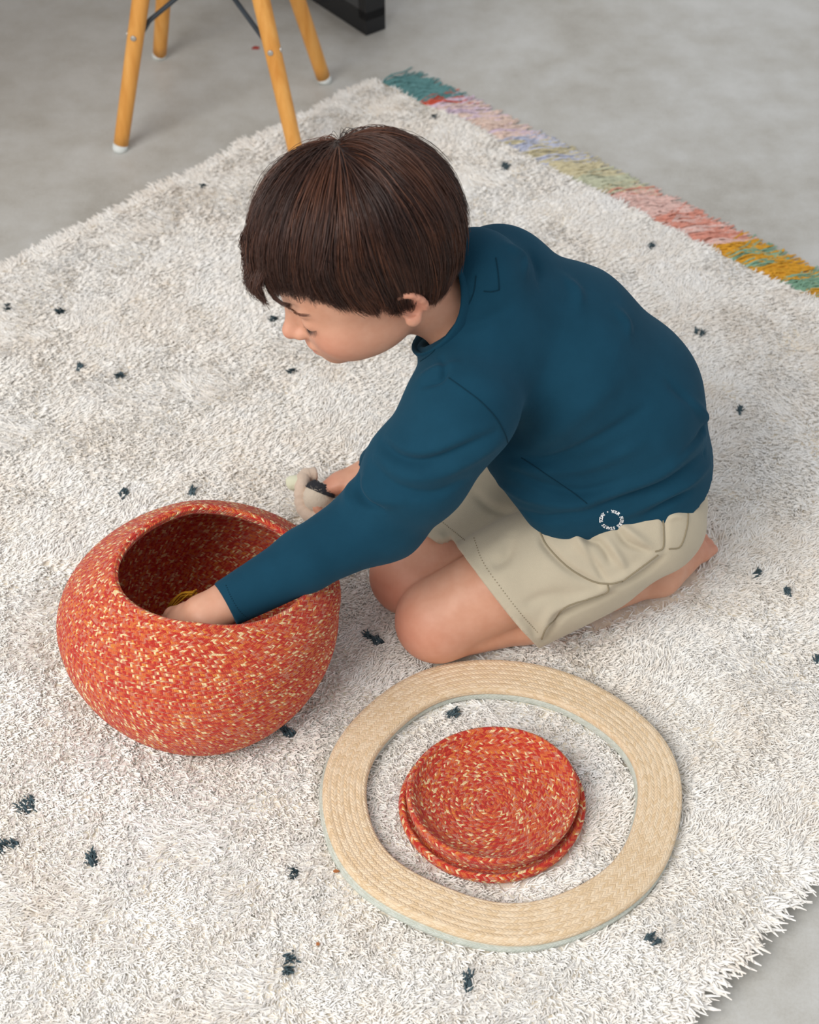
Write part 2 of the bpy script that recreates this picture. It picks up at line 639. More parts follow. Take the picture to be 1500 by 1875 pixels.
# fringe: tassels of coloured yarn along the far edge, lying on the floor
FR = [(0.000, 0.110, 'teal', (104, 148, 148)), (0.110, 0.120, 'red', (204, 92, 72)), (0.120, 0.19, 'lilac', (218, 198, 212)), (0.19, 0.285, 'peach', (228, 204, 190)),
      (0.285, 0.40, 'lavender', (196, 200, 218)), (0.40, 0.455, 'sand', (208, 198, 164)), (0.455, 0.53, 'sage', (196, 198, 172)), (0.53, 0.62, 'pink', (230, 196, 186)),
      (0.62, 0.735, 'coral', (220, 154, 136)), (0.735, 0.865, 'mustard', (220, 164, 60)), (0.865, 0.95, 'green', (142, 180, 154)), (0.95, 1.03, 'mustard2', (222, 172, 70)),
      (1.03, 1.12, 'teal', (104, 148, 148)), (1.12, 1.22, 'lilac', (218, 198, 212)), (1.22, 1.36, 'coral', (220, 154, 136)), (1.36, 1.53, 'peach', (228, 204, 190))]
FMAT = {}
for (_, _, nm, c) in FR:
    if nm not in FMAT:
        FMAT[nm] = plain('fringe_yarn_' + nm, lin(*c), 0.95, 0.05, 0.2, 120)
alt = {'mustard': 'green', 'green': 'mustard', 'mustard2': 'green', 'lilac': 'peach', 'peach': 'lilac', 'coral': 'pink', 'pink': 'coral', 'lavender': 'sand', 'sand': 'lavender', 'sage': 'sand', 'teal': 'teal', 'red': 'red'}
sx = 0.006
r = np.random.default_rng(77)
while sx < RW - 0.004:
    nm = [q[2] for q in FR if q[0] <= sx < q[1]][0]
    if r.random() < 0.16:
        nm = alt[nm]
    nst, s = 13, 8
    tt = np.linspace(0, 1, s)
    P = np.zeros((nst, s, 3))
    lean = 0.5 + r.normal(0, 0.2)
    for i in range(nst):
        L = r.uniform(0.074, 0.100)
        off = sx + r.normal(0, 0.0035)
        sway = lean + r.normal(0, 0.22)
        lat = off + L * (sway * tt * 0.8 + 0.05 * np.sin(tt * r.uniform(3, 8) + r.uniform(0, 6)))
        outw = -0.004 + L * (tt * math.cos(sway * 0.6))
        x, y = rug_xy(lat, -outw)
        P[i, :, 0], P[i, :, 1] = x, y
        P[i, :, 2] = 0.007 * (1 - tt) ** 1.5 + 0.0025 + r.uniform(0, 0.008) * np.sin(np.minimum(tt * 1.3, 1) * math.pi) ** 2 + np.abs(r.normal(0, 0.001))
    R = np.tile(np.linspace(1.2, 1.0, s) * 0.0013, (nst, 1))
    V, Fq = strands_geo(P, R, 4)
    mesh('tassel', V, Fq, FMAT[nm], rug)
    sx += 0.0105

# ------------------------------------------------------------------ chair
MAT_WOOD, nt, b = new_mat('honey_wood', 0.45, 0.3)
w1 = noise(nt, 14, 5)
mp = nd(nt, 'ShaderNodeMapping')
mp.inputs['Scale'].default_value = (60, 60, 5)
tcw = nd(nt, 'ShaderNodeTexCoord')
nt.links.new(tcw.outputs['Object'], mp.inputs[0])
w2 = noise(nt, 1.0, 4, vec=mp.outputs[0])
nt.links.new(ramp(nt, w2.outputs[0], [(0.3, lin(208, 140, 62)), (0.55, lin(226, 163, 84)), (0.75, lin(234, 176, 100))]), b.inputs['Base Color'])
MAT_WIRE = plain('blackened_steel', lin(58, 66, 74), 0.4, 0.4, 0.1, 40)
MAT_BOLT = plain('zinc_bolt', lin(188, 186, 180), 0.35, 0.5, 0.05, 40, 0.6)
MAT_GLIDE = plain('white_plastic', lin(222, 226, 222), 0.5, 0.3, 0.03)
MAT_SEAT = plain('matt_white_shell', lin(214, 212, 206), 0.5, 0.3, 0.03)

feet = [gp(220, 275), gp(292, 105), gp(595, 150), gp(549, 309, 0.014)]
cc = np.mean(feet, axis=0)
cc[2] = 0
chair = empty('dowel_leg_chair', (cc[0], cc[1], 0), 'small chair with splayed honey-coloured wooden dowel legs and dark wire braces', 'chair')
HL, KS = 0.335, 1.35
tops = []
for f in feet:
    d = (cc - f) * KS
    topv = f + d * HL
    topv[2] = HL
    dirv = nrm(topv - f)
    p0 = f + dirv * 0.010
    mb = MB()
    t = np.linspace(0, 1, 14)
    mb.tube([p0 + (topv - p0) * x for x in t], [0.0128 + 0.0022 * x for x in t], 20)
    leg = mb.build('leg', MAT_WOOD, chair)
    mb = MB()
    mb.tube([f + np.array([0, 0, 0.0003]), f + np.array([0, 0, 0.0025]), f + dirv * 0.011 + np.array([0, 0, 0.001])], [0.0118, 0.0131, 0.0131], 18)
    mb.build('glide', MAT_GLIDE, leg)
    tops.append((f, topv, dirv))
    # bolt through the leg at brace height
    q = f + (topv - f) * (0.2 / HL)
    outd = nrm([f[0] - cc[0], f[1] - cc[1], 0])
    side = nrm([outd[1], -outd[0], 0]) * (1 if f[0] > cc[0] else 1)
    for sg in (1, -1):
        dd = nrm(outd * 0.7 + side * sg * 0.7)
        mb = MB()
        mb.tube([q + dd * 0.0125, q + dd * 0.0158, q + dd * 0.0164], [0.0048, 0.0048, 0.003], 12)
        mb.build('bolt', MAT_BOLT, leg)
at_z = lambda k, z: tops[k][0] + (tops[k][1] - tops[k][0]) * (z / HL)
for (k, k2) in ((0, 2), (2, 0), (3, 1), (1, 3)):
    a_, b_ = at_z(k, 0.2), at_z(k2, 0.325)
    inn = nrm(cc * [1, 1, 0] - a_ * [1, 1, 0])
    mb = MB()
    off = np.array([0, 0, 0.004 if k in (0, 2) else -0.004])
    mb.tube([a_ + inn * 0.012, a_ * 0.9 + b_ * 0.1 + off, a_ * 0.5 + b_ * 0.5 + off, b_], 0.0042, 10)
    mb.build('wire_brace', MAT_WIRE, chair)
# seat shell above the frame
nu, nv = 28, 14
V, F = [], []
for side in (0, 1):
    for i in range(nu):
        a = 2 * math.pi * i / nu
        for j in range(nv):
            q = j / (nv - 1)
            back = max(0.0, math.cos(a - math.radians(62))) ** 1.5
            rr = 0.17 * q
            z = HL + 0.012 + 0.03 * q ** 3 + 0.20 * back * max(0, q - 0.55) ** 1.2 * 2.0 - 0.004 * side
            V.append((cc[0] + rr * math.cos(a) * (1.05 if side == 0 else 1.04), cc[1] + rr * math.sin(a) * (1.05 if side == 0 else 1.04), z))
for i in range(nu):
    i2 = (i + 1) % nu
    for j in range(nv - 1):
        F.append((i * nv + j, i2 * nv + j, i2 * nv + j + 1, i * nv + j + 1))
        o_ = nu * nv
        F.append((o_ + i * nv + j + 1, o_ + i2 * nv + j + 1, o_ + i2 * nv + j, o_ + i * nv + j))
    F.append((i * nv + nv - 1, i2 * nv + nv - 1, nu * nv + i2 * nv + nv - 1, nu * nv + i * nv + nv - 1))
mesh('seat_shell', V, F, MAT_SEAT, chair)
mb = MB()
ring = [t[1] for t in tops] + [tops[0][1]]
mb.tube([p + np.array([0, 0, 0.002]) for p in ring], 0.006, 10)
mb.build('seat_frame', MAT_WIRE, chair)

# ------------------------------------------------------------------ table with a black steel loop leg
MAT_BLACK = plain('black_powder_coat', lin(30, 31, 33), 0.38, 0.4, 0.08, 30)
MAT_TOP = plain('oak_top', lin(176, 140, 100), 0.5, 0.3, 0.12, 20)
c0 = gp(671, 66)
bar = nrm((gp(570, 0) - c0) * [1, 1, 0])
per = nrm([-bar[1], bar[0], 0])
if per[1] < 0:
    per = -per
W2, T2, P2 = 0.045, 0.023, 0.012
table = empty('dining_table', (c0[0], c0[1], 0), 'table on a black square-section steel loop leg', 'table')
LB = 0.70
zup = np.array([0, 0, 1.0])


def loop_leg(org):
    mb = MB()
    mb.box(org + bar * LB / 2 + per * W2 / 2 + zup * (T2 + 0.0005), (bar, per, zup), (LB / 2, W2 / 2, T2))
    mb.box(org + bar * LB / 2 + per * W2 / 2 + zup * 0.69, (bar, per, zup), (LB / 2, W2 / 2, T2))
    for e in (P2, LB - P2):
        mb.box(org + bar * e + per * W2 / 2 + zup * 0.36, (bar, per, zup), (P2, W2 / 2, 0.33))
    return mb.build('loop_leg', MAT_BLACK, table, smooth=False)


loop_leg(c0)
loop_leg(c0 - per * 1.75)
mb = MB()
mb.box(c0 + bar * LB / 2 - per * 0.85 + zup * 0.735, (bar, per, zup), (0.47, 1.06, 0.018))
mb.build('table_top', MAT_TOP, table, smooth=False)

# scrap of red paper on the floor
p = gp(468, 89)
sc_ = [np.array([x, y, z]) + p for x, y, z in ((-0.007, -0.003, 0.0012), (0.006, -0.0035, 0.001), (0.0078, 0.002, 0.0026), (-0.001, 0.0042, 0.0034), (-0.0065, 0.0025, 0.0014))]
lo = [q - [0, 0, 0.001] for q in sc_]
o = mesh('paper_scrap', sc_ + lo, [(0, 1, 2, 3, 4), (9, 8, 7, 6, 5)] + [(i, 5 + i, 5 + (i + 1) % 5, (i + 1) % 5) for i in range(5)], plain('red_paper', lin(168, 66, 58), 0.7), base=p, smooth=False)
o['label'] = 'tiny scrap of red paper on the concrete under the chair'
o['category'] = 'paper scrap'

# ================================================================== basket
BZ = 0.122
bc = gp(364, 1132, BZ)
BR, BB, BROW = 0.1575, 0.150, 0.0056
BASE_Z = 0.014
RIMZ = 0.233
ropen = gp(392, 1047, RIMZ - 0.003) - bc


def bulge(s, amp):
    return amp * np.abs(np.sin(s * math.pi)) ** 0.7


# meridian: 0 = middle of the underside, grows outwards, up to the rim, then down the inside
th = np.linspace(0, 1, 400)


def meridian():
    """(radius factor r in m, z, opening weight) along the outside then the inside"""
    pts = []
    zb = BASE_Z
    phi0 = math.asin((zb - BZ) / BB)
    phi1 = math.asin((RIMZ - BZ) / BB)
    r0 = BR * math.cos(phi0)
    for t in np.linspace(0, 1, 20, endpoint=False):
        pts.append((max(0.002, (r0 - 0.012) * t), zb, 0))
    for t in np.linspace(0, 1, 12, endpoint=False):      # rounded lower corner
        a = t * 0.9
        pts.append((r0 - 0.012 + 0.012 * math.sin(a) / math.sin(0.9), zb + 0.012 * (1 - math.cos(a)), 0))
    for ph in np.linspace(phi0 + 0.14, phi1, 90):
        pts.append((BR * math.cos(ph), BZ + BB * math.sin(ph), max(0, (ph - 0.0) / (phi1))))
    rr = BR * math.cos(phi1)
    for a in np.linspace(0.5, math.pi - 0.2, 14):        # rolled rim
        pts.append((rr - 0.0045 + 0.0045 * math.cos(a), RIMZ + 0.0035 * math.sin(a), 1))
    th_ = 0.009
    for ph in np.linspace(phi1, phi0 + 0.1, 80):
        pts.append(((BR - th_) * math.cos(ph), BZ + (BB - th_) * math.sin(ph) - 0.0005, max(0, ph / phi1)))
    for t in np.linspace(1, 0, 16):
        pts.append((max(0.002, (r0 - 0.02) * t), zb + 0.012, 0))
    return np.array(pts)


MER = meridian()
seglen = np.r_[0, np.cumsum(np.linalg.norm(np.diff(MER[:, :2], axis=0), axis=1))]
rows_b = int(round(seglen[-1] / BROW))


def basket_fn(S, A):
    q = S / rows_b * seglen[-1]
    r = np.interp(q, seglen, MER[:, 0])
    z = np.interp(q, seglen, MER[:, 1])
    w = np.interp(q, seglen, MER[:, 2])
    # outward normal of the meridian for the row bulge
    dr = np.interp(q + 0.002, seglen, MER[:, 0]) - np.interp(q - 0.002, seglen, MER[:, 0])
    dz = np.interp(q + 0.002, seglen, MER[:, 1]) - np.interp(q - 0.002, seglen, MER[:, 1])
    L = np.hypot(dr, dz) + 1e-9
    bl = bulge(S, 0.0011)
    r = r + dz / L * bl
    z = z - dr / L * bl
    ws = w * w * (3 - 2 * w)
    kx, ky = 1 + ws * 0.05, 1 - ws * 0.16
    x1 = r * np.cos(A) * kx
    y1 = r * np.sin(A) * ky
    ca, sa = np.cos(0.17 * ws), np.sin(0.17 * ws)
    x = x1 * ca - y1 * sa + ws * ropen[0]
    y = x1 * sa + y1 * ca + ws * ropen[1]
    z = z - ws * (0.027 * np.clip(np.cos(A + 0.05), -0.2, 1) * r / 0.12) + ws * 0.011 * np.clip(np.sin(A - 0.3), 0, 1)
    y = y + (1 - ws * 0.6) * 0.10 * np.clip(y, 0, 1)
    # hand-made unevenness
    x = x + 0.0022 * np.sin(3 * A + 1.0) * np.minimum(r / BR, 1)
    y = y + 0.0020 * np.sin(2 * A + 0.4) * np.minimum(r / BR, 1)
    return np.stack([x, y, z], -1)


V, F, uv = lathe_rows(basket_fn, rows_b, 180, 4, 0.0025, center=(bc[0], bc[1], 0))
basket = empty('braided_basket', (bc[0], bc[1], 0), 'round red-orange braided basket with cream flecks and a wide open top', 'basket')
mesh('woven_body', V, F, MAT_ORANGE, basket, uv=uv)
press_disc(bc[0], bc[1], 0.108)
# loose loop of thread on the front
pl = gp(366, 1208, 0.12)

# ------------------------------------------------------------------ flat braided ring
RZ = 0.0185
rl, rr_, rt, rb = gp(592, 1450, RZ + .008), gp(1250, 1475, RZ + .008), gp(905, 1214, RZ + .008), gp(938, 1732, RZ + .008)
rcx, rcy = (rl[0] + rr_[0]) / 2, (rt[1] + rb[1]) / 2
ra_, rb_ = (rr_[0] - rl[0]) / 2, (rt[1] - rb[1]) / 2
ring = empty('braided_ring', (rcx, rcy, RZ), 'flat cream braided ring with a pale mint underside on the rug', 'ring')
RWID = 0.049


def ring_fn(zlo, zhi, din, dout, rows_top, rows_side, dx=0.0, dy=0.0):
    # section: outer side up, top inwards, inner side down, underside back
    sec = []
    n = 12
    for a in np.linspace(-math.pi / 2, math.pi / 2, n):
        sec.append((1.0, math.cos(a), math.sin(a)))
    for a in np.linspace(math.pi / 2, 3 * math.pi / 2, n):
        sec.append((0.0, math.cos(a), math.sin(a)))
    hh = (zhi - zlo) / 2
    zc = (zhi + zlo) / 2
    pts = []
    for (o, cx_, sz_) in sec:
        off = (-dout if o else -RWID + din) + cx_ * hh * 0.9 - (hh * 0.9 if o else -hh * 0.9)
        pts.append((off, zc + hh * sz_))
    pts.append(pts[0])
    pts = np.array(pts)
    sl = np.r_[0, np.cumsum(np.linalg.norm(np.diff(pts, axis=0), axis=1))]
    rows = int(round(sl[-1] / 0.0068))

    def fn(S, A):
        q = S / rows * sl[-1]
        off = np.interp(q, sl, pts[:, 0])
        z = np.interp(q, sl, pts[:, 1])
        topm = (z > zc).astype(float)
        z = z + topm * bulge(S, 0.0010)
        sag = 0.0016 * np.sin(3 * A + 0.6) + 0.0012 * np.sin(5 * A)
        wob = 0.0016 * np.sin(4 * A + 0.5) + 0.001 * np.sin(7 * A)
        x = (ra_ + off + wob) * np.cos(A) + dx
        y = (rb_ + off + wob) * np.sin(A) + dy
        return np.stack([x, y, z + sag], -1)
    return fn, rows


fn, rw = ring_fn(RZ + 0.006, RZ + 0.0165, 0.0, 0.0, 8, 2)
V, F, uv = lathe_rows(fn, rw, 240, 4, 0.0046, center=(rcx, rcy, 0))
mesh('cream_braid', V, F, MAT_CREAM, ring, uv=uv)
fn, rw = ring_fn(RZ - 0.002, RZ + 0.008, 0.000, -0.0015, 8, 2, dx=-0.0025, dy=-0.001)
V, F, uv = lathe_rows(fn, rw, 240, 4, 0.0046, center=(rcx, rcy, 0))
o = mesh('mint_underside', V, F, MAT_MINT, ring, uv=uv)
o['label'] = 'pale mint green braided underside'
for a in np.linspace(0, 2 * math.pi, 60, endpoint=False):
    press_disc(rcx + (ra_ - RWID / 2) * math.cos(a), rcy + (rb_ - RWID / 2) * math.sin(a), RWID / 2 * 0.95)

# ------------------------------------------------------------------ basket lid, upside down
lc = gp(901, 1476, 0.026)
LR = 168.5 / FPX * ((lc - CAM) @ FW)
lid = empty('upturned_basket_cover', (lc[0], lc[1], 0.018), 'red-orange braided basket lid lying upside down inside the cream ring', 'basket lid')
press_disc(lc[0], lc[1], LR * 0.97)


def rows_from(pts, row, amp, seg, pitch, shape=None):
    pts = np.asarray(pts)
    sl = np.r_[0, np.cumsum(np.linalg.norm(np.diff(pts, axis=0), axis=1))]
    rows = max(1, int(round(sl[-1] / row)))

    def fn(S, A):
        q = S / rows * sl[-1]
        r = np.interp(q, sl, pts[:, 0])
        z = np.interp(q, sl, pts[:, 1])
        dr = np.interp(q + 0.001, sl, pts[:, 0]) - np.interp(q - 0.001, sl, pts[:, 0])
        dz = np.interp(q + 0.001, sl, pts[:, 1]) - np.interp(q - 0.001, sl, pts[:, 1])
        L = np.hypot(dr, dz) + 1e-9
        bl = bulge(S, amp)
        r2 = r + dz / L * bl
        z2 = z - dr / L * bl
        w = 1 + 0.012 * np.sin(2 * A + 0.7) + 0.006 * np.sin(3 * A)
        x, y = r2 * np.cos(A) * w, r2 * np.sin(A) * w * 0.985
        zz = z2 + (0.0022 * np.sin(A + 2.3) + 0.0015 * np.sin(2 * A)) * (r / LR)
        return np.stack([x, y, zz], -1)
    return lathe_rows(fn, rows, seg, 4, pitch)


zb_ = 0.0175
fl_prof = [(0.004, zb_), (LR * 0.86, zb_ + 0.001), (LR * 0.955, zb_ + 0.003), (LR * 0.985, zb_ + 0.007), (LR, zb_ + 0.012), (LR * 0.985, zb_ + 0.0155), (LR * 0.955, zb_ + 0.016), (LR * 0.93, zb_ + 0.0135), (LR * 0.90, zb_ + 0.010), (LR * 0.80, zb_ + 0.009)]
V, F, uv = rows_from(fl_prof, 0.0066, 0.0011, 160, 0.0030)
mesh('flange', V + [lc[0], lc[1], 0], F, MAT_ORANGE, lid, uv=uv)
R2 = LR * 0.925
in_prof = [(R2 * 0.90, zb_ + 0.009), (R2 * 0.945, zb_ + 0.016), (R2 * 0.975, zb_ + 0.0245), (R2 * 0.995, zb_ + 0.031), (R2 * 0.99, zb_ + 0.0355), (R2 * 0.965, zb_ + 0.0372), (R2 * 0.93, zb_ + 0.0350), (R2 * 0.90, zb_ + 0.0295),
           (R2 * 0.83, zb_ + 0.0215), (R2 * 0.7, zb_ + 0.0165), (R2 * 0.5, zb_ + 0.014), (R2 * 0.25, zb_ + 0.0125), (0.0004, zb_ + 0.012)]
V, F, uv = rows_from(in_prof, 0.0056, 0.0009, 160, 0.0026)
mesh('inner_dish', V + [lc[0], lc[1], 0], F, MAT_ORANGE, lid, uv=uv)

# ------------------------------------------------------------------ crochet toy in the far hand
MAT_TOY = fabric('crochet_beige', lin(216, 202, 182), 260, 0.1, 0.95, 0.3, 0.9)
MAT_TOYP = fabric('crochet_pink_beige', lin(214, 192, 172), 260, 0.1, 0.95, 0.3, 0.9)
MAT_CHAR = fabric('crochet_charcoal', lin(58, 58, 62), 260, 0.15, 0.95, 0.2, 0.9)
MAT_NUB = fabric('crochet_pale_green', lin(222, 222, 194), 300, 0.06, 0.95, 0.2, 0.8)
tc_ = gp(582, 911, 0.052)
toy = empty('crochet_toy', (tc_[0], tc_[1], 0.018), 'small beige crochet toy with a charcoal collar held in the far hand', 'toy')


def knobbly(c, rad, nr=22, nc=30, amp=0.0008, ax=None, a0=-1.0, a1=1.0):
    """crocheted ball: rows of stitches as small bumps; a0..a1 in units of latitude (-1..1)"""
    V, F = [], []
    ax = np.eye(3) if ax is None else ax
    for i in range(nr * 2 + 1):
        la = (a0 + (a1 - a0) * i / (nr * 2)) * math.pi / 2
        for j in range(nc * 2):
            lo_ = 2 * math.pi * j / (nc * 2) + (i // 2 % 2) * math.pi / nc
            k = 1 + amp / rad[0] * (math.sin(i * math.pi / 2) ** 2 * 1.0 + math.sin(j * math.pi / 2) ** 2 * 1.0)
            p = np.array([rad[0] * math.cos(la) * math.cos(lo_), rad[1] * math.cos(la) * math.sin(lo_), rad[2] * math.sin(la)]) * k
            V.append(np.asarray(c) + ax @ p)
    n = nc * 2
    for i in range(nr * 2):
        for j in range(n):
            F.append((i * n + j, i * n + (j + 1) % n, (i + 1) * n + (j + 1) % n, (i + 1) * n + j))
    return V, F


pxm = (tc_ - CAM) @ FW / FPX
V, F = knobbly(tc_, (0.0185, 0.0185, 0.0205), 12, 20)
mesh('ball_head', V, F, MAT_TOY, toy)
# charcoal collar: scalloped cap on the upper far side of the ball
axc = np.stack([nrm([1, 0, -0.45]), np.array([0, 1.0, 0]), nrm([0.45, 0.0, 1])], 1)
axc[:, 2] = nrm([0.38, 0.62, 0.68])
axc[:, 0] = nrm(np.cross([0, 1.0, 0], axc[:, 2]))
axc[:, 1] = np.cross(axc[:, 2], axc[:, 0])
V, F = knobbly(tc_, (0.0202, 0.0202, 0.0222), 8, 16, 0.0014, axc, 0.20, 0.62)
mesh('collar', V, F, MAT_CHAR, toy)
# body curls round the ball
arc = [gp(*q) for q in ((578, 868, .060), (558, 872, .062), (553, 890, .060), (552, 912, .048), (556, 932, .038), (572, 945, .035), (596, 944, .034), (616, 930, .033))]
t = smooth_path(arc, 34)
mb = MB()
mb.tube(t, [0.0095 + 0.0007 * math.sin(i * 2.1) for i in range(34)], 14)
mb.build('body', MAT_TOYP, toy)
nb = smooth_path([gp(552, 884, .058), gp(540, 884, .058), gp(530, 885, .057), gp(525, 886, .056)], 12)
mb = MB()
mb.tube(nb, [0.0105 * math.sqrt(max(0.02, 1 - (i / 11.5) ** 3)) for i in range(12)], 14)
mb.build('snout', MAT_NUB, toy)

# ------------------------------------------------------------------ yellow yarn hair of a toy at the bottom of the basket
MAT_YEL = plain('yellow_yarn', lin(206, 150, 46), 0.95, 0.05, 0.15, 200)
by = gp(330, 1108, 0.10)
P = []
r = np.random.default_rng(9)
for i in range(16):
    a = gp(308 + r.uniform(-4, 6), 1122 + r.uniform(-3, 4), 0.115)
    e = gp(352 + r.uniform(-14, 10), 1086 + r.uniform(-8, 6), 0.145 + r.uniform(-0.01, 0.01))
    mid = (a + e) / 2 + np.array([0, 0, 0.008]) + r.normal(0, 0.0035, 3)
    st_ = np.array([bc[0] - 0.01 + r.normal(0, 0.01), bc[1] + r.normal(0, 0.012), 0.045])
    P.append(smooth_path([st_, st_ * 0.5 + a * 0.5 + r.normal(0, 0.004, 3), a, mid, e], 16))
P = np.array(P)
V, Fq = strands_geo(P, np.full(P.shape[:2], 0.0009), 5)
yb = empty('yarn_hair_doll', (bc[0], bc[1], 0.03), 'soft doll with strands of mustard yellow yarn hair lying deep inside the orange basket', 'doll')
mesh('yarn_hair', V, Fq, MAT_YEL, yb)
V, F = knobbly((bc[0] - 0.01, bc[1], 0.056), (0.026, 0.026, 0.024), 10, 16)
mesh('doll_head', V, F, MAT_TOYP, yb)
V, F = knobbly((bc[0] + 0.045, bc[1] + 0.005, 0.05), (0.034, 0.024, 0.021), 10, 16)
mesh('doll_body', V, F, MAT_TOY, yb)

# two brown crumbs caught in the pile
for (u, v, s_, lab) in ((616, 1596, 0.0042, 'brown leaf crumb caught in the pile beside the cream ring'), (582, 1729, 0.003, 'tiny tan crumb in the pile near a dark fleck')):
    p = gp(u, v, 0.022)
    V, F = [], []
    rr = np.random.default_rng(u)
    for i in range(7):
        a = i / 7 * 6.283
        V.append(p + np.array([math.cos(a) * s_ * rr.uniform(0.6, 1.2), math.sin(a) * s_ * 0.5 * rr.uniform(0.6, 1.2), 0.0012 + rr.uniform(-.0004, .0008)]))
    V += [q - np.array([0, 0, 0.0016]) for q in V]
    F = [tuple(range(7)), tuple(range(13, 6, -1))] + [(i, i + 7, (i + 1) % 7 + 7, (i + 1) % 7) for i in range(7)]
    o = mesh('crumb', V, F, plain('brown_crumb', lin(176, 112, 66), 0.8), base=p, smooth=False)
    o['label'], o['category'] = lab, 'crumb'

# ================================================================== the boy
# ---- distance-field sculpting: soft unions of tapered limbs and ellipsoids, then one skin over all of it


class Field:
    def __init__(self, lo, hi, h):
        self.lo, self.h = np.asarray(lo, float), h
        self.n = np.ceil((np.asarray(hi, float) - self.lo) / h).astype(int) + 1
        self.f = np.full(self.n, 1.0, np.float32)

    def _sub(self, lo, hi):
        i0 = np.clip(np.floor((lo - self.lo) / self.h).astype(int), 0, self.n)
        i1 = np.clip(np.ceil((hi - self.lo) / self.h).astype(int) + 1, 0, self.n)
        sl = tuple(slice(a, b) for a, b in zip(i0, i1))
        ax = [(self.lo[k] + self.h * np.arange(i0[k], i1[k])).astype(np.float32) for k in range(3)]
        return sl, (ax[0][:, None, None], ax[1][None, :, None], ax[2][None, None, :])

    def op(self, prim, k=0.0, cut=False):
        fn, lo, hi = prim
        pad = k + 4 * self.h
        sl, P = self._sub(lo - pad, hi + pad)
        if any(s.start >= s.stop for s in sl):
            return self
        d = fn(P).astype(np.float32)
        a = self.f[sl]
        if cut:
            d = -d
            if k > 0:
                hh = np.clip(0.5 + 0.5 * (a - d) / k, 0, 1)
                self.f[sl] = d + (a - d) * hh + k * hh * (1 - hh)
            else:
                self.f[sl] = np.maximum(a, d)
        else:
            if k > 0:
                hh = np.clip(0.5 + 0.5 * (a - d) / k, 0, 1)
                self.f[sl] = a + (d - a) * hh - k * hh * (1 - hh)
            else:
                self.f[sl] = np.minimum(a, d)
        return self

    def skin(self, relax=2):
        """surface nets -> verts, quads"""
        f, h = self.f, self.h
        ins = f < 0
        nx, ny, nz = f.shape
        cells, quads, pts = [], [], []
        for ax in range(3):
            a = [slice(None)] * 3
            b = [slice(None)] * 3
            a[ax], b[ax] = slice(0, -1), slice(1, None)
            ch = ins[tuple(a)] != ins[tuple(b)]
            o1, o2 = (ax + 1) % 3, (ax + 2) % 3
            ij = np.argwhere(ch)
            ok = (ij[:, o1] > 0) & (ij[:, o2] > 0) & (ij[:, o1] < f.shape[o1] - 1) & (ij[:, o2] < f.shape[o2] - 1)
            ij = ij[ok]
            ij2 = ij.copy()
            ij2[:, ax] += 1
            v0, v1 = f[tuple(ij.T)], f[tuple(ij2.T)]
            t = v0 / (v0 - v1)
            p = ij.astype(np.float64)
            p[:, ax] += t
            q = []
            for (d1, d2) in ((-1, -1), (0, -1), (0, 0), (-1, 0)):
                c = ij.copy()
                c[:, o1] += d1
                c[:, o2] += d2
                q.append((c[:, 0] * ny + c[:, 1]) * nz + c[:, 2])
            q = np.stack(q, 1)
            fl_ = v0 > 0
            q[fl_] = q[fl_][:, ::-1]
            quads.append(q)
            for m_ in range(4):
                cells.append(q[:, m_])
                pts.append(p)
        cells, pts, quads = np.concatenate(cells), np.concatenate(pts), np.concatenate(quads)
        uq, inv = np.unique(cells, return_inverse=True)
        cnt = np.bincount(inv, minlength=len(uq)).astype(float)
        V = np.stack([np.bincount(inv, pts[:, k], len(uq)) / cnt for k in range(3)], 1)
        Q = np.searchsorted(uq, quads)
        V = V * h + self.lo
        E_ = np.concatenate([Q[:, [0, 1]], Q[:, [1, 2]], Q[:, [2, 3]], Q[:, [3, 0]]])
        for _ in range(relax):
            S = np.zeros_like(V)
            for k in range(3):
                S[:, k] = np.bincount(E_[:, 0], V[E_[:, 1], k], len(V)) + np.bincount(E_[:, 1], V[E_[:, 0], k], len(V))
            c = np.bincount(E_[:, 0], minlength=len(V)) + np.bincount(E_[:, 1], minlength=len(V))
            V = V * 0.5 + 0.5 * S / np.maximum(c, 1)[:, None]
        return V, Q


def normals(V, Q):
    N = np.cross(V[Q[:, 2]] - V[Q[:, 0]], V[Q[:, 3]] - V[Q[:, 1]])
    out = np.zeros_like(V)
    for k in range(4):
        for c in range(3):
            out[:, c] += np.bincount(Q[:, k], N[:, c], len(V))
    return out / (np.linalg.norm(out, axis=1)[:, None] + 1e-12)


def cone(a, b, ra, rb, lat=None, k=1.0):
    """tapered limb from a to b; with lat, the section is k times wider along lat"""
    a, b = np.asarray(a, float), np.asarray(b, float)
    ab = b - a
    L2 = ab @ ab + 1e-12
    r = max(ra, rb) * max(k, 1)

    def fn(P):
        x, y, z = P[0] - a[0], P[1] - a[1], P[2] - a[2]
        t = np.clip((x * ab[0] + y * ab[1] + z * ab[2]) / L2, 0, 1)
        x, y, z = x - t * ab[0], y - t * ab[1], z - t * ab[2]
        q = x * x + y * y + z * z
        if lat is not None:
            l = x * lat[0] + y * lat[1] + z * lat[2]
            q = q - l * l * (1 - 1 / (k * k))
        return np.sqrt(np.maximum(q, 0)) - (ra + (rb - ra) * t)
    return fn, np.minimum(a, b) - r, np.maximum(a, b) + r


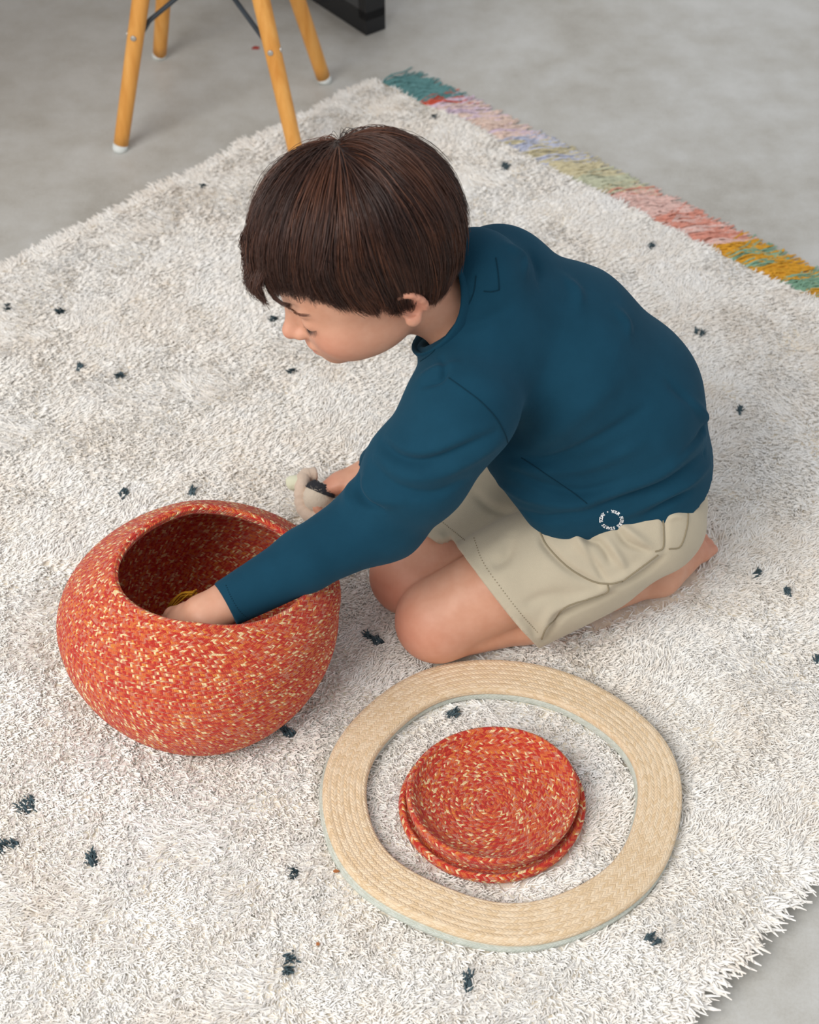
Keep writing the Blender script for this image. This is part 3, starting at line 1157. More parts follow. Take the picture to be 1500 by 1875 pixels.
def ball(c, r, M=None):
    """ellipsoid: radii r along the columns of M"""
    c = np.asarray(c, float)
    r = np.asarray((r, r, r) if np.isscalar(r) else r, float)
    M = np.eye(3) if M is None else np.asarray(M)

    def fn(P):
        x, y, z = P[0] - c[0], P[1] - c[1], P[2] - c[2]
        q = [(x * M[0, k] + y * M[1, k] + z * M[2, k]) / r[k] for k in range(3)]
        k0 = np.sqrt(q[0] ** 2 + q[1] ** 2 + q[2] ** 2)
        k1 = np.sqrt((q[0] / r[0]) ** 2 + (q[1] / r[1]) ** 2 + (q[2] / r[2]) ** 2)
        return k0 * (k0 - 1) / np.maximum(k1, 1e-9)
    R = r.max()
    return fn, c - R, c + R


def halfspace(p, n, lo, hi):
    """inside where (x-p).n > 0"""
    p, n = np.asarray(p, float), nrm(n)

    def fn(P):
        return -((P[0] - p[0]) * n[0] + (P[1] - p[1]) * n[1] + (P[2] - p[2]) * n[2])
    return fn, np.asarray(lo, float), np.asarray(hi, float)


A3 = lambda *v: np.array(v, float)
GZ = 0.019                                        # height of the pressed pile

# ---- pose (metres; joints found from the photo and the lengths of a child's limbs)
kneeL, kneeR = gp(806, 1132, 0.072), gp(757, 1048, 0.070)
hipL, hipR = A3(0.283, -0.178, 0.165), A3(0.238, -0.048, 0.165)
ankL, ankR = gp(1195, 1052, 0.046), A3(0.262, -0.052, 0.046)
toeL, toeR = gp(1280, 987, 0.032), A3(0.36, -0.03, 0.032)
hipM = (hipL + hipR) / 2
LAT = nrm(hipL - hipR)
C7 = gp(897, 500, 0.475)
shL, shR = gp(842, 758, 0.395), gp(905, 505, 0.435)
elL, wrL = gp(702, 946, 0.256), gp(372, 1128, 0.203)
cuffL = gp(412, 1107, 0.214)
elR, wrR = gp(812, 770, 0.205), gp(672, 868, 0.066)
SHL = nrm(shL - shR)

# head frame: x forward, y to his left, z up
yaw, pit, rol = math.radians(18), math.radians(21), math.radians(-4)
hf = A3(-math.cos(yaw) * math.cos(pit), -math.sin(yaw) * math.cos(pit), -math.sin(pit))
hu = nrm(A3(0, 0, 1) + hf * math.sin(pit))
hl = np.cross(hu, hf)
hu = hu * math.cos(rol) + hl * math.sin(rol)
hl = np.cross(hu, hf)
HM = np.stack([hf, hl, hu], 1)
HO = gp(659, 470, 0.54)
HS = 0.965


def H(x, y, z):
    return HO + HM @ (A3(x, y, z) * HS)


def HB(x, y, z, rx, ry, rz, rot=None):
    M = HM if rot is None else HM @ rot
    return ball(H(x, y, z), A3(rx, ry, rz) * HS, M)


def rotz(a):
    c, s = math.cos(a), math.sin(a)
    return np.array([[c, -s, 0], [s, c, 0], [0, 0, 1.0]])


def rotx(a):
    c, s = math.cos(a), math.sin(a)
    return np.array([[1.0, 0, 0], [0, c, -s], [0, s, c]])


def roty(a):
    c, s = math.cos(a), math.sin(a)
    return np.array([[c, 0, s], [0, 1.0, 0], [-s, 0, c]])


tsk = time.time()
B = Field((-0.36, -0.42, 0.0), (0.42, 0.14, 0.70), 0.0022)
# torso under the shirt
B.op(cone(hipM + A3(0, 0, 0.02), A3(0.225, -0.115, 0.28), 0.070, 0.068, LAT, 1.2))
B.op(cone(A3(0.225, -0.115, 0.28), A3(0.135, -0.13, 0.38), 0.072, 0.070, nrm(LAT + SHL), 1.25), 0.03)
B.op(cone(shL * 0.85 + shR * 0.15, shR * 0.85 + shL * 0.15, 0.040, 0.040), 0.05)
B.op(cone(C7 + A3(0.02, 0.0, -0.06), H(-0.02, 0, -0.06), 0.046, 0.040), 0.03)
# legs
for (hip, knee, ank, toe, s) in ((hipL, kneeL, ankL, toeL, 1), (hipR, kneeR, ankR, toeR, -1)):
    kt = knee + A3(0, 0, 0.004)
    B.op(cone(hip, hip * 0.45 + kt * 0.55 + A3(0, 0, 0.004), 0.062, 0.0565), 0.02)
    B.op(cone(hip * 0.45 + kt * 0.55 + A3(0, 0, 0.004), kt, 0.0565, 0.0475), 0.012)
    ks = knee + A3(0.02, 0.004, -0.018)
    kb = knee + nrm(ank - knee) * 0.0 + A3(0, 0, -0.012)
    B.op(ball(knee + A3(-0.004, -0.002, -0.008), A3(0.047, 0.046, 0.044)), 0.02)
    mid = knee * 0.6 + ank * 0.4 + A3(0, -0.012 * s, -0.008)
    B.op(cone(A3(knee[0] + 0.018, knee[1], GZ + 0.036), A3(mid[0], mid[1], GZ + 0.040), 0.036, 0.040), 0.006)
    B.op(cone(A3(mid[0], mid[1], GZ + 0.040), A3(ank[0], ank[1], GZ + 0.027), 0.040, 0.026), 0.012)
    # foot: top on the rug, sole up, toes pointing back
    heel = ank + A3(0.012, 0.0, 0.018)
    B.op(ball(heel, A3(0.026, 0.024, 0.024)), 0.012)
    ball_ = ank * 0.25 + toe * 0.75
    B.op(cone(A3(ank[0], ank[1], GZ + 0.028), A3(ball_[0], ball_[1], GZ + 0.020), 0.025, 0.020, nrm(np.cross(toe - ank, A3(0, 0, 1))), 1.45), 0.012)
    lt = nrm(np.cross(toe - ank, A3(0, 0, 1)))
    fd = nrm((toe - ank) * A3(1, 1, 0))
    for i, (o_, l_) in enumerate(((-0.022, 0.034), (-0.009, 0.034), (0.003, 0.031), (0.014, 0.027), (0.024, 0.022))):
        b0 = A3(ball_[0], ball_[1], GZ + 0.019) + lt * o_ * s
        B.op(cone(b0, b0 + fd * l_ + A3(0, 0, -0.006), 0.0105 if i == 0 else 0.0085, 0.0085 if i == 0 else 0.007), 0.004)

# arms
B.op(cone(shL, elL, 0.040, 0.031), 0.03)
B.op(cone(elL, elL * 0.7 + wrL * 0.3, 0.031, 0.030), 0.01)
B.op(cone(elL * 0.7 + wrL * 0.3, wrL, 0.030, 0.0205, nrm(np.cross(wrL - elL, A3(0, 0, 1))), 1.12), 0.01)
B.op(cone(shR, elR, 0.040, 0.031), 0.03)
B.op(cone(elR, wrR, 0.031, 0.0195), 0.01)


def hand(wr, fwd, back, thumb, curl, spread=0.0, side=1, size=1.0, grip=0.0):
    """palm + five bent fingers. fwd: towards the fingertips, back: out of the back of the hand, thumb: side of the thumb"""
    fwd = nrm(fwd)
    back = nrm(back - fwd * (back @ fwd))
    th_ = nrm(np.cross(fwd, back)) * side
    s = size
    pc = wr + fwd * 0.038 * s
    M = np.stack([fwd, th_, back], 1)
    B.op(ball(pc, A3(0.038, 0.029, 0.0135) * s, M), 0.012)
    B.op(cone(wr, pc, 0.0175 * s, 0.0165 * s, th_, 1.25), 0.010)
    kn = wr + fwd * 0.066 * s
    for i, (o_, l1, l2, l3, r) in enumerate(((0.0205, 0.026, 0.017, 0.014, 0.0072), (0.007, 0.029, 0.019, 0.015, 0.0075), (-0.0065, 0.027, 0.018, 0.014, 0.0072), (-0.0195, 0.021, 0.014, 0.012, 0.0064))):
        p = kn + th_ * o_ * s - fwd * (0.003 if i in (0, 3) else 0) * s - back * 0.001
        ang = 0.0
        for j, L in enumerate((l1, l2, l3)):
            ang += curl[j] * (1 + 0.06 * i)
            d = fwd * math.cos(ang) - back * math.sin(ang) + th_ * (spread * (1.5 - i)) * (1 if j == 0 else 0)
            q = p + nrm(d) * L * s
            B.op(cone(p, q, r * (1 - 0.08 * j) * s, r * (0.93 - 0.08 * j) * s), 0.003 if j else 0.006)
            p = q
    t0 = wr + fwd * 0.018 * s + th_ * 0.020 * s - back * 0.004
    t1 = t0 + nrm(fwd * 0.7 + th_ * 0.6 - back * (0.35 + grip)) * 0.026 * s
    t2 = t1 + nrm(fwd * 0.95 + th_ * 0.1 - back * (0.3 + grip)) * 0.020 * s
    t3 = t2 + nrm(fwd * 0.95 - th_ * 0.2 - back * (0.25 + grip)) * 0.016 * s
    B.op(cone(t0, t1, 0.0120 * s, 0.0095 * s), 0.008)
    B.op(cone(t1, t2, 0.0092 * s, 0.0082 * s), 0.003)
    B.op(cone(t2, t3, 0.0080 * s, 0.0068 * s), 0.002)


# near hand dips into the basket
fdL = nrm(nrm(wrL - elL) + A3(-0.10, 0.05, -0.60))
hand(wrL, fdL, A3(-0.25, -0.35, 0.9), None, (0.30, 0.35, 0.25), 0.12, side=1)
# far hand closes round the toy, knuckles up
fdR = nrm(tc_ - wrR + A3(0.0, 0.012, 0.0))
hand(wrR, fdR, A3(-0.35, 0.55, 0.75), None, (0.75, 0.95, 0.6), 0.02, side=-1, size=0.92, grip=0.5)

# head
HDOPS = [
    (HB(-0.012, 0, 0.022, 0.095, 0.078, 0.090), 0.0),
    (HB(0.030, 0, 0.012, 0.058, 0.064, 0.060), 0.03),
    (HB(0.034, 0, -0.042, 0.052, 0.055, 0.056), 0.03),
    (HB(0.050, 0.030, -0.052, 0.030, 0.028, 0.030), 0.02),
    (HB(0.050, -0.030, -0.052, 0.030, 0.028, 0.030), 0.02),
    (HB(0.028, 0, -0.072, 0.048, 0.044, 0.032), 0.025),
    (HB(0.012, 0.040, -0.060, 0.032, 0.016, 0.026), 0.02),
    (HB(0.012, -0.040, -0.060, 0.032, 0.016, 0.026), 0.02),
    (HB(0.068, 0, -0.092, 0.017, 0.018, 0.015), 0.016),
    (HB(0.076, 0, -0.069, 0.013, 0.022, 0.016), 0.014),
]
for pr, k in HDOPS:
    B.op(pr, k)
for s in (1, -1):
    B.op(HB(0.096, 0.031 * s, -0.020, 0.016, 0.017, 0.012), 0.012, cut=True)
    B.op(HB(0.0735, 0.031 * s, -0.0215, 0.0125, 0.0145, 0.0115), 0.005)           # lids over the eyes
    B.op(cone(H(0.086, 0.012 * s, -0.004), H(0.080, 0.040 * s, -0.002), 0.0045 * HS, 0.004 * HS), 0.010)   # brow
B.op(cone(H(0.086, 0, -0.012), H(0.1005, 0, -0.041), 0.0065 * HS, 0.0085 * HS), 0.010)
B.op(ball(H(0.1025, 0, -0.0430), 0.0090 * HS), 0.006)
for s in (1, -1):
    B.op(ball(H(0.093, 0.0105 * s, -0.0470), A3(0.0085, 0.0060, 0.0065) * HS, HM), 0.005)
    B.op(ball(H(0.101, 0.0055 * s, -0.0535), 0.0030 * HS), 0.002, cut=True)
B.op(HB(0.0885, 0, -0.0665, 0.0065, 0.0185, 0.0055), 0.004)
B.op(HB(0.0855, 0, -0.0765, 0.0070, 0.0160, 0.0060), 0.004)
B.op(HB(0.0925, 0, -0.0717, 0.0070, 0.0190, 0.0011), 0.0015, cut=True)
# ears
for s in (1, -1):
    R_ = rotx(-0.42 * s) @ rotz(-0.30 * s) @ roty(0.22)
    ec = A3(-0.024, 0.0765 * s, -0.027)
    B.op(HB(*ec, 0.0170, 0.0055, 0.0275, rot=R_), 0.004)
    B.op(HB(*(ec + A3(0.004, -0.001 * s, -0.022)), 0.0095, 0.0050, 0.0095), 0.006)
    ring_pts = []
    for a in np.linspace(-0.9, 4.1, 14):
        l_ = R_ @ A3(0.0150 * math.cos(a + 0.2) * -1, 0.0035 * s, 0.0245 * math.sin(a + 0.2))
        ring_pts.append(H(*(ec + l_)))
    for p, q in zip(ring_pts, ring_pts[1:]):
        B.op(cone(p, q, 0.0034, 0.0034), 0.002)
    B.op(HB(*(ec + R_ @ A3(0.003, 0.0065 * s, -0.002)), 0.0085, 0.0042, 0.0150, rot=R_), 0.003, cut=True)
BV, BQ = B.skin(2)
del B

# ---- skin colouring (local flush of lips, cheeks, ears, knees, knuckles)
hv = (BV - HO) @ HM / HS


def spot(c, r):
    return np.exp(-(((hv - np.array(c)) / np.array(r)) ** 2).sum(1))


red = 0.55 * spot((0.062, 0.040, -0.050), (0.03, 0.022, 0.022)) + 0.55 * spot((0.062, -0.040, -0.050), (0.03, 0.022, 0.022))
red += 0.5 * spot((0.108, 0, -0.045), (0.012, 0.012, 0.012))
ear = np.maximum(spot((-0.026, 0.080, -0.022), (0.022, 0.016, 0.028)), spot((-0.026, -0.080, -0.022), (0.022, 0.016, 0.028)))
red += 0.8 * ear
lips = np.clip(spot((0.092, 0, -0.0720), (0.014, 0.0175, 0.0085)) * 1.6 - 0.35, 0, 1)
for kn in (kneeL, kneeR):
    d = np.linalg.norm((BV - (kn + A3(-0.03, -0.015, 0.0))) / A3(0.05, 0.05, 0.04), axis=1)
    red += 0.55 * np.exp(-d * d)
d = np.linalg.norm(BV - (wrR + fdR * 0.06), axis=1)
red += 0.7 * np.exp(-(d / 0.03) ** 2)
d = np.linalg.norm(BV - toeL, axis=1)
red += 0.6 * np.exp(-(d / 0.05) ** 2)
m, nt, b = new_mat('skin', 0.48, 0.32)
ar = nd(nt, 'ShaderNodeAttribute', attribute_name='red')
al = nd(nt, 'ShaderNodeAttribute', attribute_name='lips')
nz = noise(nt, 55, 4)
nf = noise(nt, 900, 2)
base = ramp(nt, nz.outputs[0], [(0.3, lin(205, 150, 122)), (0.7, lin(214, 163, 136))])
mx = nd(nt, 'ShaderNodeMix', data_type='RGBA')
nt.links.new(mth(nt, 'MINIMUM', mth(nt, 'MULTIPLY', ar.outputs['Fac'], 0.75), 0.85), mx.inputs[0])
nt.links.new(base, mx.inputs[6])
mx.inputs[7].default_value = (*lin(208, 126, 106), 1)
mx2 = nd(nt, 'ShaderNodeMix', data_type='RGBA')
nt.links.new(al.outputs['Fac'], mx2.inputs[0])
nt.links.new(mx.outputs[2], mx2.inputs[6])
mx2.inputs[7].default_value = (*lin(190, 104, 94), 1)
nt.links.new(mx2.outputs[2], b.inputs['Base Color'])
b.inputs['Subsurface Weight'].default_value = 0.12
b.inputs['Subsurface Radius'].default_value = (0.012, 0.005, 0.003)
b.inputs['Subsurface Scale'].default_value = 0.6
bump(nt, b, nf.outputs[0], 0.05, 0.0006)
MAT_SKIN = m
pbase = A3(hipM[0], hipM[1], 0.017)
person = mesh('person', BV, BQ, MAT_SKIN, base=pbase, attrs={'red': red, 'lips': lips})
person['label'] = 'dark-haired child in a blue shirt and beige shorts kneeling and reaching into the basket'
person['category'] = 'person'


# ================================================================== clothes
def bvh(V, Q):
    return BVHTree.FromPolygons([tuple(v) for v in V.tolist()], Q.tolist())


def hit(tree, u, v):
    loc, n, i, d = tree.ray_cast(Vector(CAM), Vector(ray(u, v)))
    if loc is None:
        return None, None
    return np.array(loc), np.array(n)


def trace(tree, px, n=30, lift=0.0):
    out, nn = [], []
    for (u, v) in smooth_path([(a, b_, 0) for a, b_ in px], n)[:, :2]:
        p, q = hit(tree, u, v)
        if p is not None:
            if out and np.linalg.norm(p - out[-1]) > 0.03:
                continue
            out.append(p + q * lift)
            nn.append(q)
    return np.array(out), np.array(nn)


def fold(V, N, path, amp, w, taper=True, gain=1.9):
    """raise (amp > 0) or crease (amp < 0) the cloth along a path"""
    if len(path) < 2:
        return np.zeros(len(V))
    lo, hi = path.min(0) - 3 * w, path.max(0) + 3 * w
    sel = np.where(((V > lo) & (V < hi)).all(1))[0]
    D = np.linalg.norm(V[sel][:, None, :] - path[None], axis=2)
    j = D.argmin(1)
    d = D[np.arange(len(sel)), j]
    t = j / (len(path) - 1)
    k = np.sin(np.clip(t * 0.9 + 0.05, 0, 1) * math.pi) ** 0.6 if taper else 1.0
    out = np.zeros(len(V))
    out[sel] = gain * amp * np.exp(-(d / w) ** 2) * k
    return out


def wob3(V, f, seed, amp):
    r = np.random.default_rng(seed)
    out = np.zeros(len(V))
    for _ in range(6):
        k = r.normal(0, f, 3)
        out += np.sin(V @ k + r.uniform(0, 6.28))
    return out * amp / 6


MAT_SHIRT = fabric('teal_blue_jersey', lin(21, 62, 81), 1100, 0.08, 0.85, 0.25, 0.3)
MAT_SEAM = fabric('teal_seam', lin(15, 48, 63), 1100, 0.05, 0.9, 0.1, 0.2)
MAT_SHORT = fabric('beige_cotton_twill', lin(188, 177, 154), 1300, 0.05, 0.9, 0.2, 0.35)
MAT_STITCH = fabric('beige_stitching', lin(142, 131, 108), 1300, 0.05, 0.9, 0.1, 0.2)
MAT_PRINT = plain('white_print', lin(238, 240, 240), 0.7, 0.2, 0.02)

# ---- shorts
S = Field((-0.06, -0.33, 0.0), (0.42, 0.10, 0.34), 0.0022)
S.op(cone(hipM + A3(0.010, 0.000, 0.012), hipM + A3(-0.020, 0, 0.050), 0.080, 0.074, LAT, 1.18))
hems = []
for (hip, knee, p1, p2, side) in ((hipL, kneeL, gp(842, 1008, 0.135), gp(985, 1186, 0.040), 1), (hipR, kneeR, gp(742, 962, 0.130), gp(848, 1034, 0.090), -1)):
    axis = nrm(hip - knee)
    e = nrm(p1 - p2)
    n = nrm(axis - e * (axis @ e))
    hc = (p1 + p2) / 2
    # centre of the leg at the hem
    c = knee + (hip - knee) * (((hc - knee) @ n) / ((hip - knee) @ n)) + A3(0, 0, 0.002)
    up_ = nrm(np.cross(axis, nrm(np.cross(axis, A3(0, 0, 1)))))
    lat_ = nrm(np.cross(axis, up_))
    c2 = c - axis * 0.05
    S.op(cone(hip + A3(-0.006, 0, 0.0), c2, 0.075, 0.071 if side > 0 else 0.068, lat_, 1.0), 0.02 if side > 0 else 0.012)
    if side > 0:      # loose cloth hanging on the outside of the near leg
        S.op(cone(hip * 0.72 + knee * 0.28 + LAT * 0.014 + A3(0, 0, -0.018), c2 + LAT * 0.028 + A3(0, 0, -0.020), 0.055, 0.050), 0.03)
    hems.append((c, n, axis, lat_, p1, p2))
lo_, hi_ = A3(-0.2, -0.4, -0.05), A3(0.5, 0.2, 0.4)
for (c, n, axis, lat_, p1, p2), knee, hip in zip(hems, (kneeL, kneeR), (hipL, hipR)):
    mid = (hipL + hipR + kneeL + kneeR) / 4
    dv = nrm(np.cross(A3(0, 0, 1), (kneeL + kneeR - hipL - hipR)))      # towards his left
    near = knee is kneeL

    def cutfn(P, c=c, n=n, near=near):
        d = (P[0] - c[0]) * n[0] + (P[1] - c[1]) * n[1] + (P[2] - c[2]) * n[2]      # > 0 towards the hip
        l = (P[0] - mid[0]) * LAT[0] + (P[1] - mid[1]) * LAT[1]
        d2 = np.where((l > -0.004) if near else (l <= -0.004), d, 1.0)
        return d2 + 0 * P[2]
    sl, P = S._sub(lo_, hi_)
    S.f[sl] = np.maximum(S.f[sl], -cutfn(P).astype(np.float32))
    # hollow the leg opening
    S.op(cone(c - axis * 0.03, c + axis * 0.022, 0.0625, 0.060), 0.0, cut=True)
# waist cut
nW = nrm(A3(-0.25, 0, 1.0))
S.op(halfspace(hipM + A3(0, 0, 0.095), nW, lo_, hi_), 0.0, cut=True)
kd = nrm((hipL - kneeL) * A3(1, 1, 0))
S.op(halfspace(kneeL * A3(1, 1, 0) + A3(0, 0, 0.022), nrm(A3(0, 0, -1) + kd * 0.24), lo_, hi_), 0.004, cut=True)
SV, SQ = S.skin(2)
tr0 = bvh(SV, SQ)
SN = normals(SV, SQ)
dsp = wob3(SV, 55, 3, 0.0022)
for px, amp, w in (
        ([(990, 975), (1000, 1000), (1040, 1040), (1095, 1070)], -0.0030, 0.0045),
        ([(1060, 955), (1075, 985), (1095, 995)], -0.0034, 0.0040), ([(1040, 950), (1060, 990), (1095, 1030)], 0.0028, 0.0060),
        ([(1090, 985), (1110, 1010), (1120, 1030)], -0.0026, 0.0040), ([(1110, 985), (1130, 1015), (1145, 1040)], 0.0024, 0.0050),
        ([(1130, 970), (1150, 995), (1185, 1010)], -0.0030, 0.0040), ([(1135, 960), (1160, 978), (1190, 1000)], 0.0026, 0.0050),
        ([(1075, 1000), (1095, 1040), (1110, 1065)], -0.0022, 0.0040),
        ([(935, 985), (925, 1020), (900, 1035)], -0.0026, 0.008),
        ([(960, 1110), (990, 1095), (1040, 1085)], -0.002, 0.008), ([(955, 1130), (975, 1150), (985, 1170)], -0.0022, 0.006),
        ([(990, 1165), (1010, 1120), (1060, 1098), (1110, 1078)], 0.0030, 0.006),
        ([(1000, 1172), (1030, 1130), (1080, 1105), (1120, 1088)], -0.0034, 0.0050),
        ([(1110, 1070), (1150, 1050), (1200, 1015)], 0.0022, 0.006), ([(1130, 1075), (1180, 1050), (1215, 1020)], -0.0026, 0.005),
        ([(1215, 935), (1218, 960), (1218, 1005)], -0.0016, 0.004), ([(1222, 950), (1240, 945), (1260, 950)], 0.0018, 0.004),
        ([(800, 975), (820, 995), (845, 1010)], 0.0016, 0.005), ([(870, 905), (900, 930), (935, 940)], -0.002, 0.006)):
    pth, _ = trace(tr0, px, 70)
    dsp += fold(SV, SN, pth, amp, w)
SV = SV + SN * dsp[:, None]
shorts = mesh('shorts', SV, SQ, MAT_SHORT, person)
shorts['label'] = 'beige cotton shorts'
trS = bvh(SV, SQ)


def seam(tree, name, px, r, mat, parent, n=40, lift=0.0004):
    p, _ = trace(tree, px, n, lift)
    if len(p) < 3:
        return None
    V, F = tube_geo(p, r, 6)
    return mesh(name, V, F, mat, parent)


def stitches(tree, name, px, mat, parent, n=36, r=0.0006):
    p, _ = trace(tree, px, n * 2, 0.0003)
    mb = MB()
    for i in range(0, len(p) - 1, 2):
        mb.tube([p[i], p[i] * 0.45 + p[i + 1] * 0.55], r, 5)
    if mb.V:
        return mb.build(name, mat, parent)


stitches(trS, 'hem_stitching', [(868, 985), (885, 1030), (920, 1080), (955, 1125), (985, 1158)], MAT_STITCH, shorts, 40)
stitches(trS, 'hem_stitching', [(805, 952), (830, 972), (852, 990)], MAT_STITCH, shorts, 16)
seam(trS, 'pocket_edge', [(988, 972), (1003, 1000), (1040, 1038), (1080, 1062), (1113, 1069), (1140, 1064)], 0.0011, MAT_STITCH, shorts)
seam(trS, 'side_seam', [(1113, 1071), (1112, 1084), (1080, 1096), (1035, 1112), (1015, 1135), (1000, 1150), (992, 1170)], 0.0009, MAT_STITCH, shorts)
seam(trS, 'side_seam', [(1140, 1064), (1170, 1042), (1205, 1016)], 0.0009, MAT_STITCH, shorts)
seam(trS, 'pocket_flap_edge', [(1213, 945), (1216, 975), (1214, 1003), (1200, 1010)], 0.0010, MAT_STITCH, shorts)
seam(trS, 'back_seam', [(1260, 940), (1258, 965), (1246, 1000), (1225, 1005)], 0.0009, MAT_STITCH, shorts)

# ---- shirt
T = Field((-0.25, -0.41, 0.05), (0.40, 0.13, 0.58), 0.0024)
T0, T1, T2, T3 = hipM + A3(0.008, 0.0, 0.025), A3(0.240, -0.108, 0.288), A3(0.172, -0.115, 0.362), A3(0.122, -0.122, 0.405)
LM = nrm(LAT * 0.5 + SHL * 0.5)
T.op(cone(T0 + A3(-0.004, 0, -0.03), T1, 0.1065, 0.092, LAT, 1.24))
T.op(cone(gp(985, 820, 0.265), gp(1050, 905, 0.215), 0.050, 0.052), 0.05)
T.op(cone(gp(945, 830, 0.25), gp(1025, 915, 0.21), 0.030, 0.034), 0.04)
T.op(cone(T1, T2, 0.090, 0.084, LM, 1.22), 0.03)
T.op(cone(T2, T3, 0.084, 0.068, SHL, 1.3), 0.03)
T.op(cone(shL * 0.88 + shR * 0.12, shR * 0.92 + shL * 0.08, 0.052, 0.052), 0.05)
T.op(cone(shL * 0.5 + shR * 0.5, C7 + A3(-0.015, -0.02, 0.01), 0.060, 0.052), 0.03)
T.op(cone(shL, elL * 0.55 + shL * 0.45, 0.058, 0.054), 0.028)
T.op(cone(elL * 0.55 + shL * 0.45, elL, 0.054, 0.046), 0.02)
T.op(cone(elL, cuffL * 0.5 + elL * 0.5, 0.046, 0.034), 0.02)
T.op(cone(cuffL * 0.5 + elL * 0.5, cuffL + nrm(cuffL - elL) * 0.03, 0.034, 0.0240), 0.01)
T.op(cone(shR, elR, 0.052, 0.042), 0.03)
T.op(cone(elR, wrR + nrm(elR - wrR) * 0.01, 0.042, 0.025), 0.01)
# cuff of the near sleeve: edge runs from (395,1075) to (432,1142) in the photo
ce = nrm(gp(395, 1075, 0.232) - gp(432, 1142, 0.200))
cax = nrm(cuffL - elL)
cn = nrm(cax - ce * (cax @ ce))
cp = (gp(395, 1075, 0.232) + gp(432, 1142, 0.200)) / 2
T.op(halfspace(cp, cn, cuffL - 0.08, cuffL + 0.08), 0.0, cut=True)
cpR = wrR + nrm(elR - wrR) * 0.022
T.op(halfspace(cpR, wrR - elR, wrR - 0.07, wrR + 0.05), 0.0, cut=True)
# neck opening
na, nb_ = C7 + A3(0.012, 0.004, -0.07), H(-0.02, 0, -0.05)
T.op(cone(na, nb_, 0.049, 0.056), 0.004, cut=True)
col_n = nrm(nb_ - na)
hp = gp(1105, 966, 0.165)
lo2, hi2 = A3(0.055, -0.4, 0.0), A3(0.45, 0.2, 0.40)


def hemcut(P):
    """height above the hem, which dips to a corner on the near hip"""
    s_ = (P[0] - hp[0]) * 0.95 + (P[1] - hp[1]) * 0.32
    zh = 0.163 + np.where(s_ > 0, 0.37 * s_ + 0.010 * np.clip(s_ / 0.04, 0, 1), -0.24 * s_)
    wv = 0.0028 * np.sin(P[0] * 75 + P[1] * 30) + 0.002 * np.sin(P[0] * 140 - P[1] * 60)
    return P[2] - zh + wv


sl, P = T._sub(lo2, hi2)
keepm = ((P[0] + 0 * P[1]) > 0.0)
T.f[sl] = np.where(hemcut(P) < 0, np.maximum(T.f[sl], -hemcut(P).astype(np.float32)), T.f[sl])
TV, TQ = T.skin(2)
TN = normals(TV, TQ)
trT0 = bvh(TV, TQ)
dsp = wob3(TV, 38, 5, 0.0016)
FOLDS = [
    ([(925, 830), (1000, 800), (1080, 740), (1150, 680)], 0.0018, 0.012), ([(935, 842), (1010, 840), (1100, 800), (1180, 750)], -0.0026, 0.007),
    ([(940, 850), (1010, 862), (1090, 850), (1170, 815)], 0.0026, 0.008), ([(935, 862), (1000, 890), (1070, 900), (1130, 885)], -0.0026, 0.006),
    ([(900, 880), (960, 910), (1030, 925), (1080, 925)], 0.0026, 0.007), ([(880, 895), (940, 930), (1000, 948), (1060, 938)], -0.0026, 0.006),
    ([(1060, 942), (1130, 918), (1220, 885), (1290, 830)], -0.0036, 0.006), ([(1060, 922), (1140, 895), (1220, 860), (1285, 800)], 0.0034, 0.009),
    ([(1140, 945), (1200, 915), (1260, 885), (1300, 850)], 0.0030, 0.007), ([(1180, 945), (1225, 920), (1262, 900)], -0.0026, 0.005),
    ([(1225, 700), (1262, 735), (1282, 765)], -0.0022, 0.006), ([(1262, 735), (1288, 760), (1292, 790)], 0.0034, 0.008), ([(1240, 840), (1280, 800), (1296, 770)], -0.0030, 0.006),
    ([(700, 812), (735, 838), (780, 845), (840, 825), (905, 795)], -0.0034, 0.006), ([(710, 800), (750, 822), (800, 822), (860, 795)], 0.0026, 0.009),
    ([(690, 835), (740, 868), (800, 870), (870, 840), (915, 812)], 0.0026, 0.009), ([(680, 850), (725, 890), (790, 905), (850, 880)], -0.0024, 0.007),
    ([(656, 872), (655, 900), (672, 922), (700, 932)], -0.0040, 0.0045), ([(668, 868), (672, 892), (692, 912), (730, 920)], 0.0030, 0.008),
    ([(640, 885), (638, 915), (655, 940)], 0.0026, 0.008),
    ([(770, 690), (800, 675), (830, 665)], 0.0022, 0.006), ([(775, 705), (805, 695), (815, 675), (808, 655)], -0.0028, 0.004), ([(760, 640), (790, 622), (815, 600)], 0.002, 0.006),
    ([(840, 560), (880, 570), (940, 540)], 0.0016, 0.008), ([(835, 600), (880, 590), (930, 565)], -0.0018, 0.007),
    ([(930, 450), (955, 470), (960, 500)], 0.0030, 0.007), ([(975, 465), (985, 490), (985, 520)], -0.0022, 0.006), ([(1040, 510), (1058, 535), (1060, 560)], 0.0030, 0.007), ([(1130, 565), (1148, 590), (1150, 615)], 0.0022, 0.007)]
for px, amp, w in FOLDS:
    pth, _ = trace(trT0, px, 70)
    dsp += fold(TV, TN, pth, amp, w)
TV = TV + TN * dsp[:, None]
shirt = mesh('shirt', TV, TQ, MAT_SHIRT, person)
shirt['label'] = 'long-sleeved dark teal blue jersey shirt with rolled creases'
trT = bvh(TV, TQ)
seam(trT, 'armhole_seam', [(822, 692), (850, 712), (880, 735), (908, 765), (925, 795), (931, 815)], 0.0006, MAT_SEAM, shirt)
seam(trT, 'side_seam', [(955, 838), (1000, 868), (1040, 895), (1075, 922)], 0.0006, MAT_SEAM, shirt)
seam(trT, 'collar_seam', [(872, 505), (866, 540), (848, 575), (825, 605), (805, 630), (790, 648), (770, 662)], 0.0006, MAT_SEAM, shirt)
seam(trT, 'neck_patch_edge', [(908, 472), (912, 500), (914, 530)], 0.0006, MAT_SEAM, shirt)
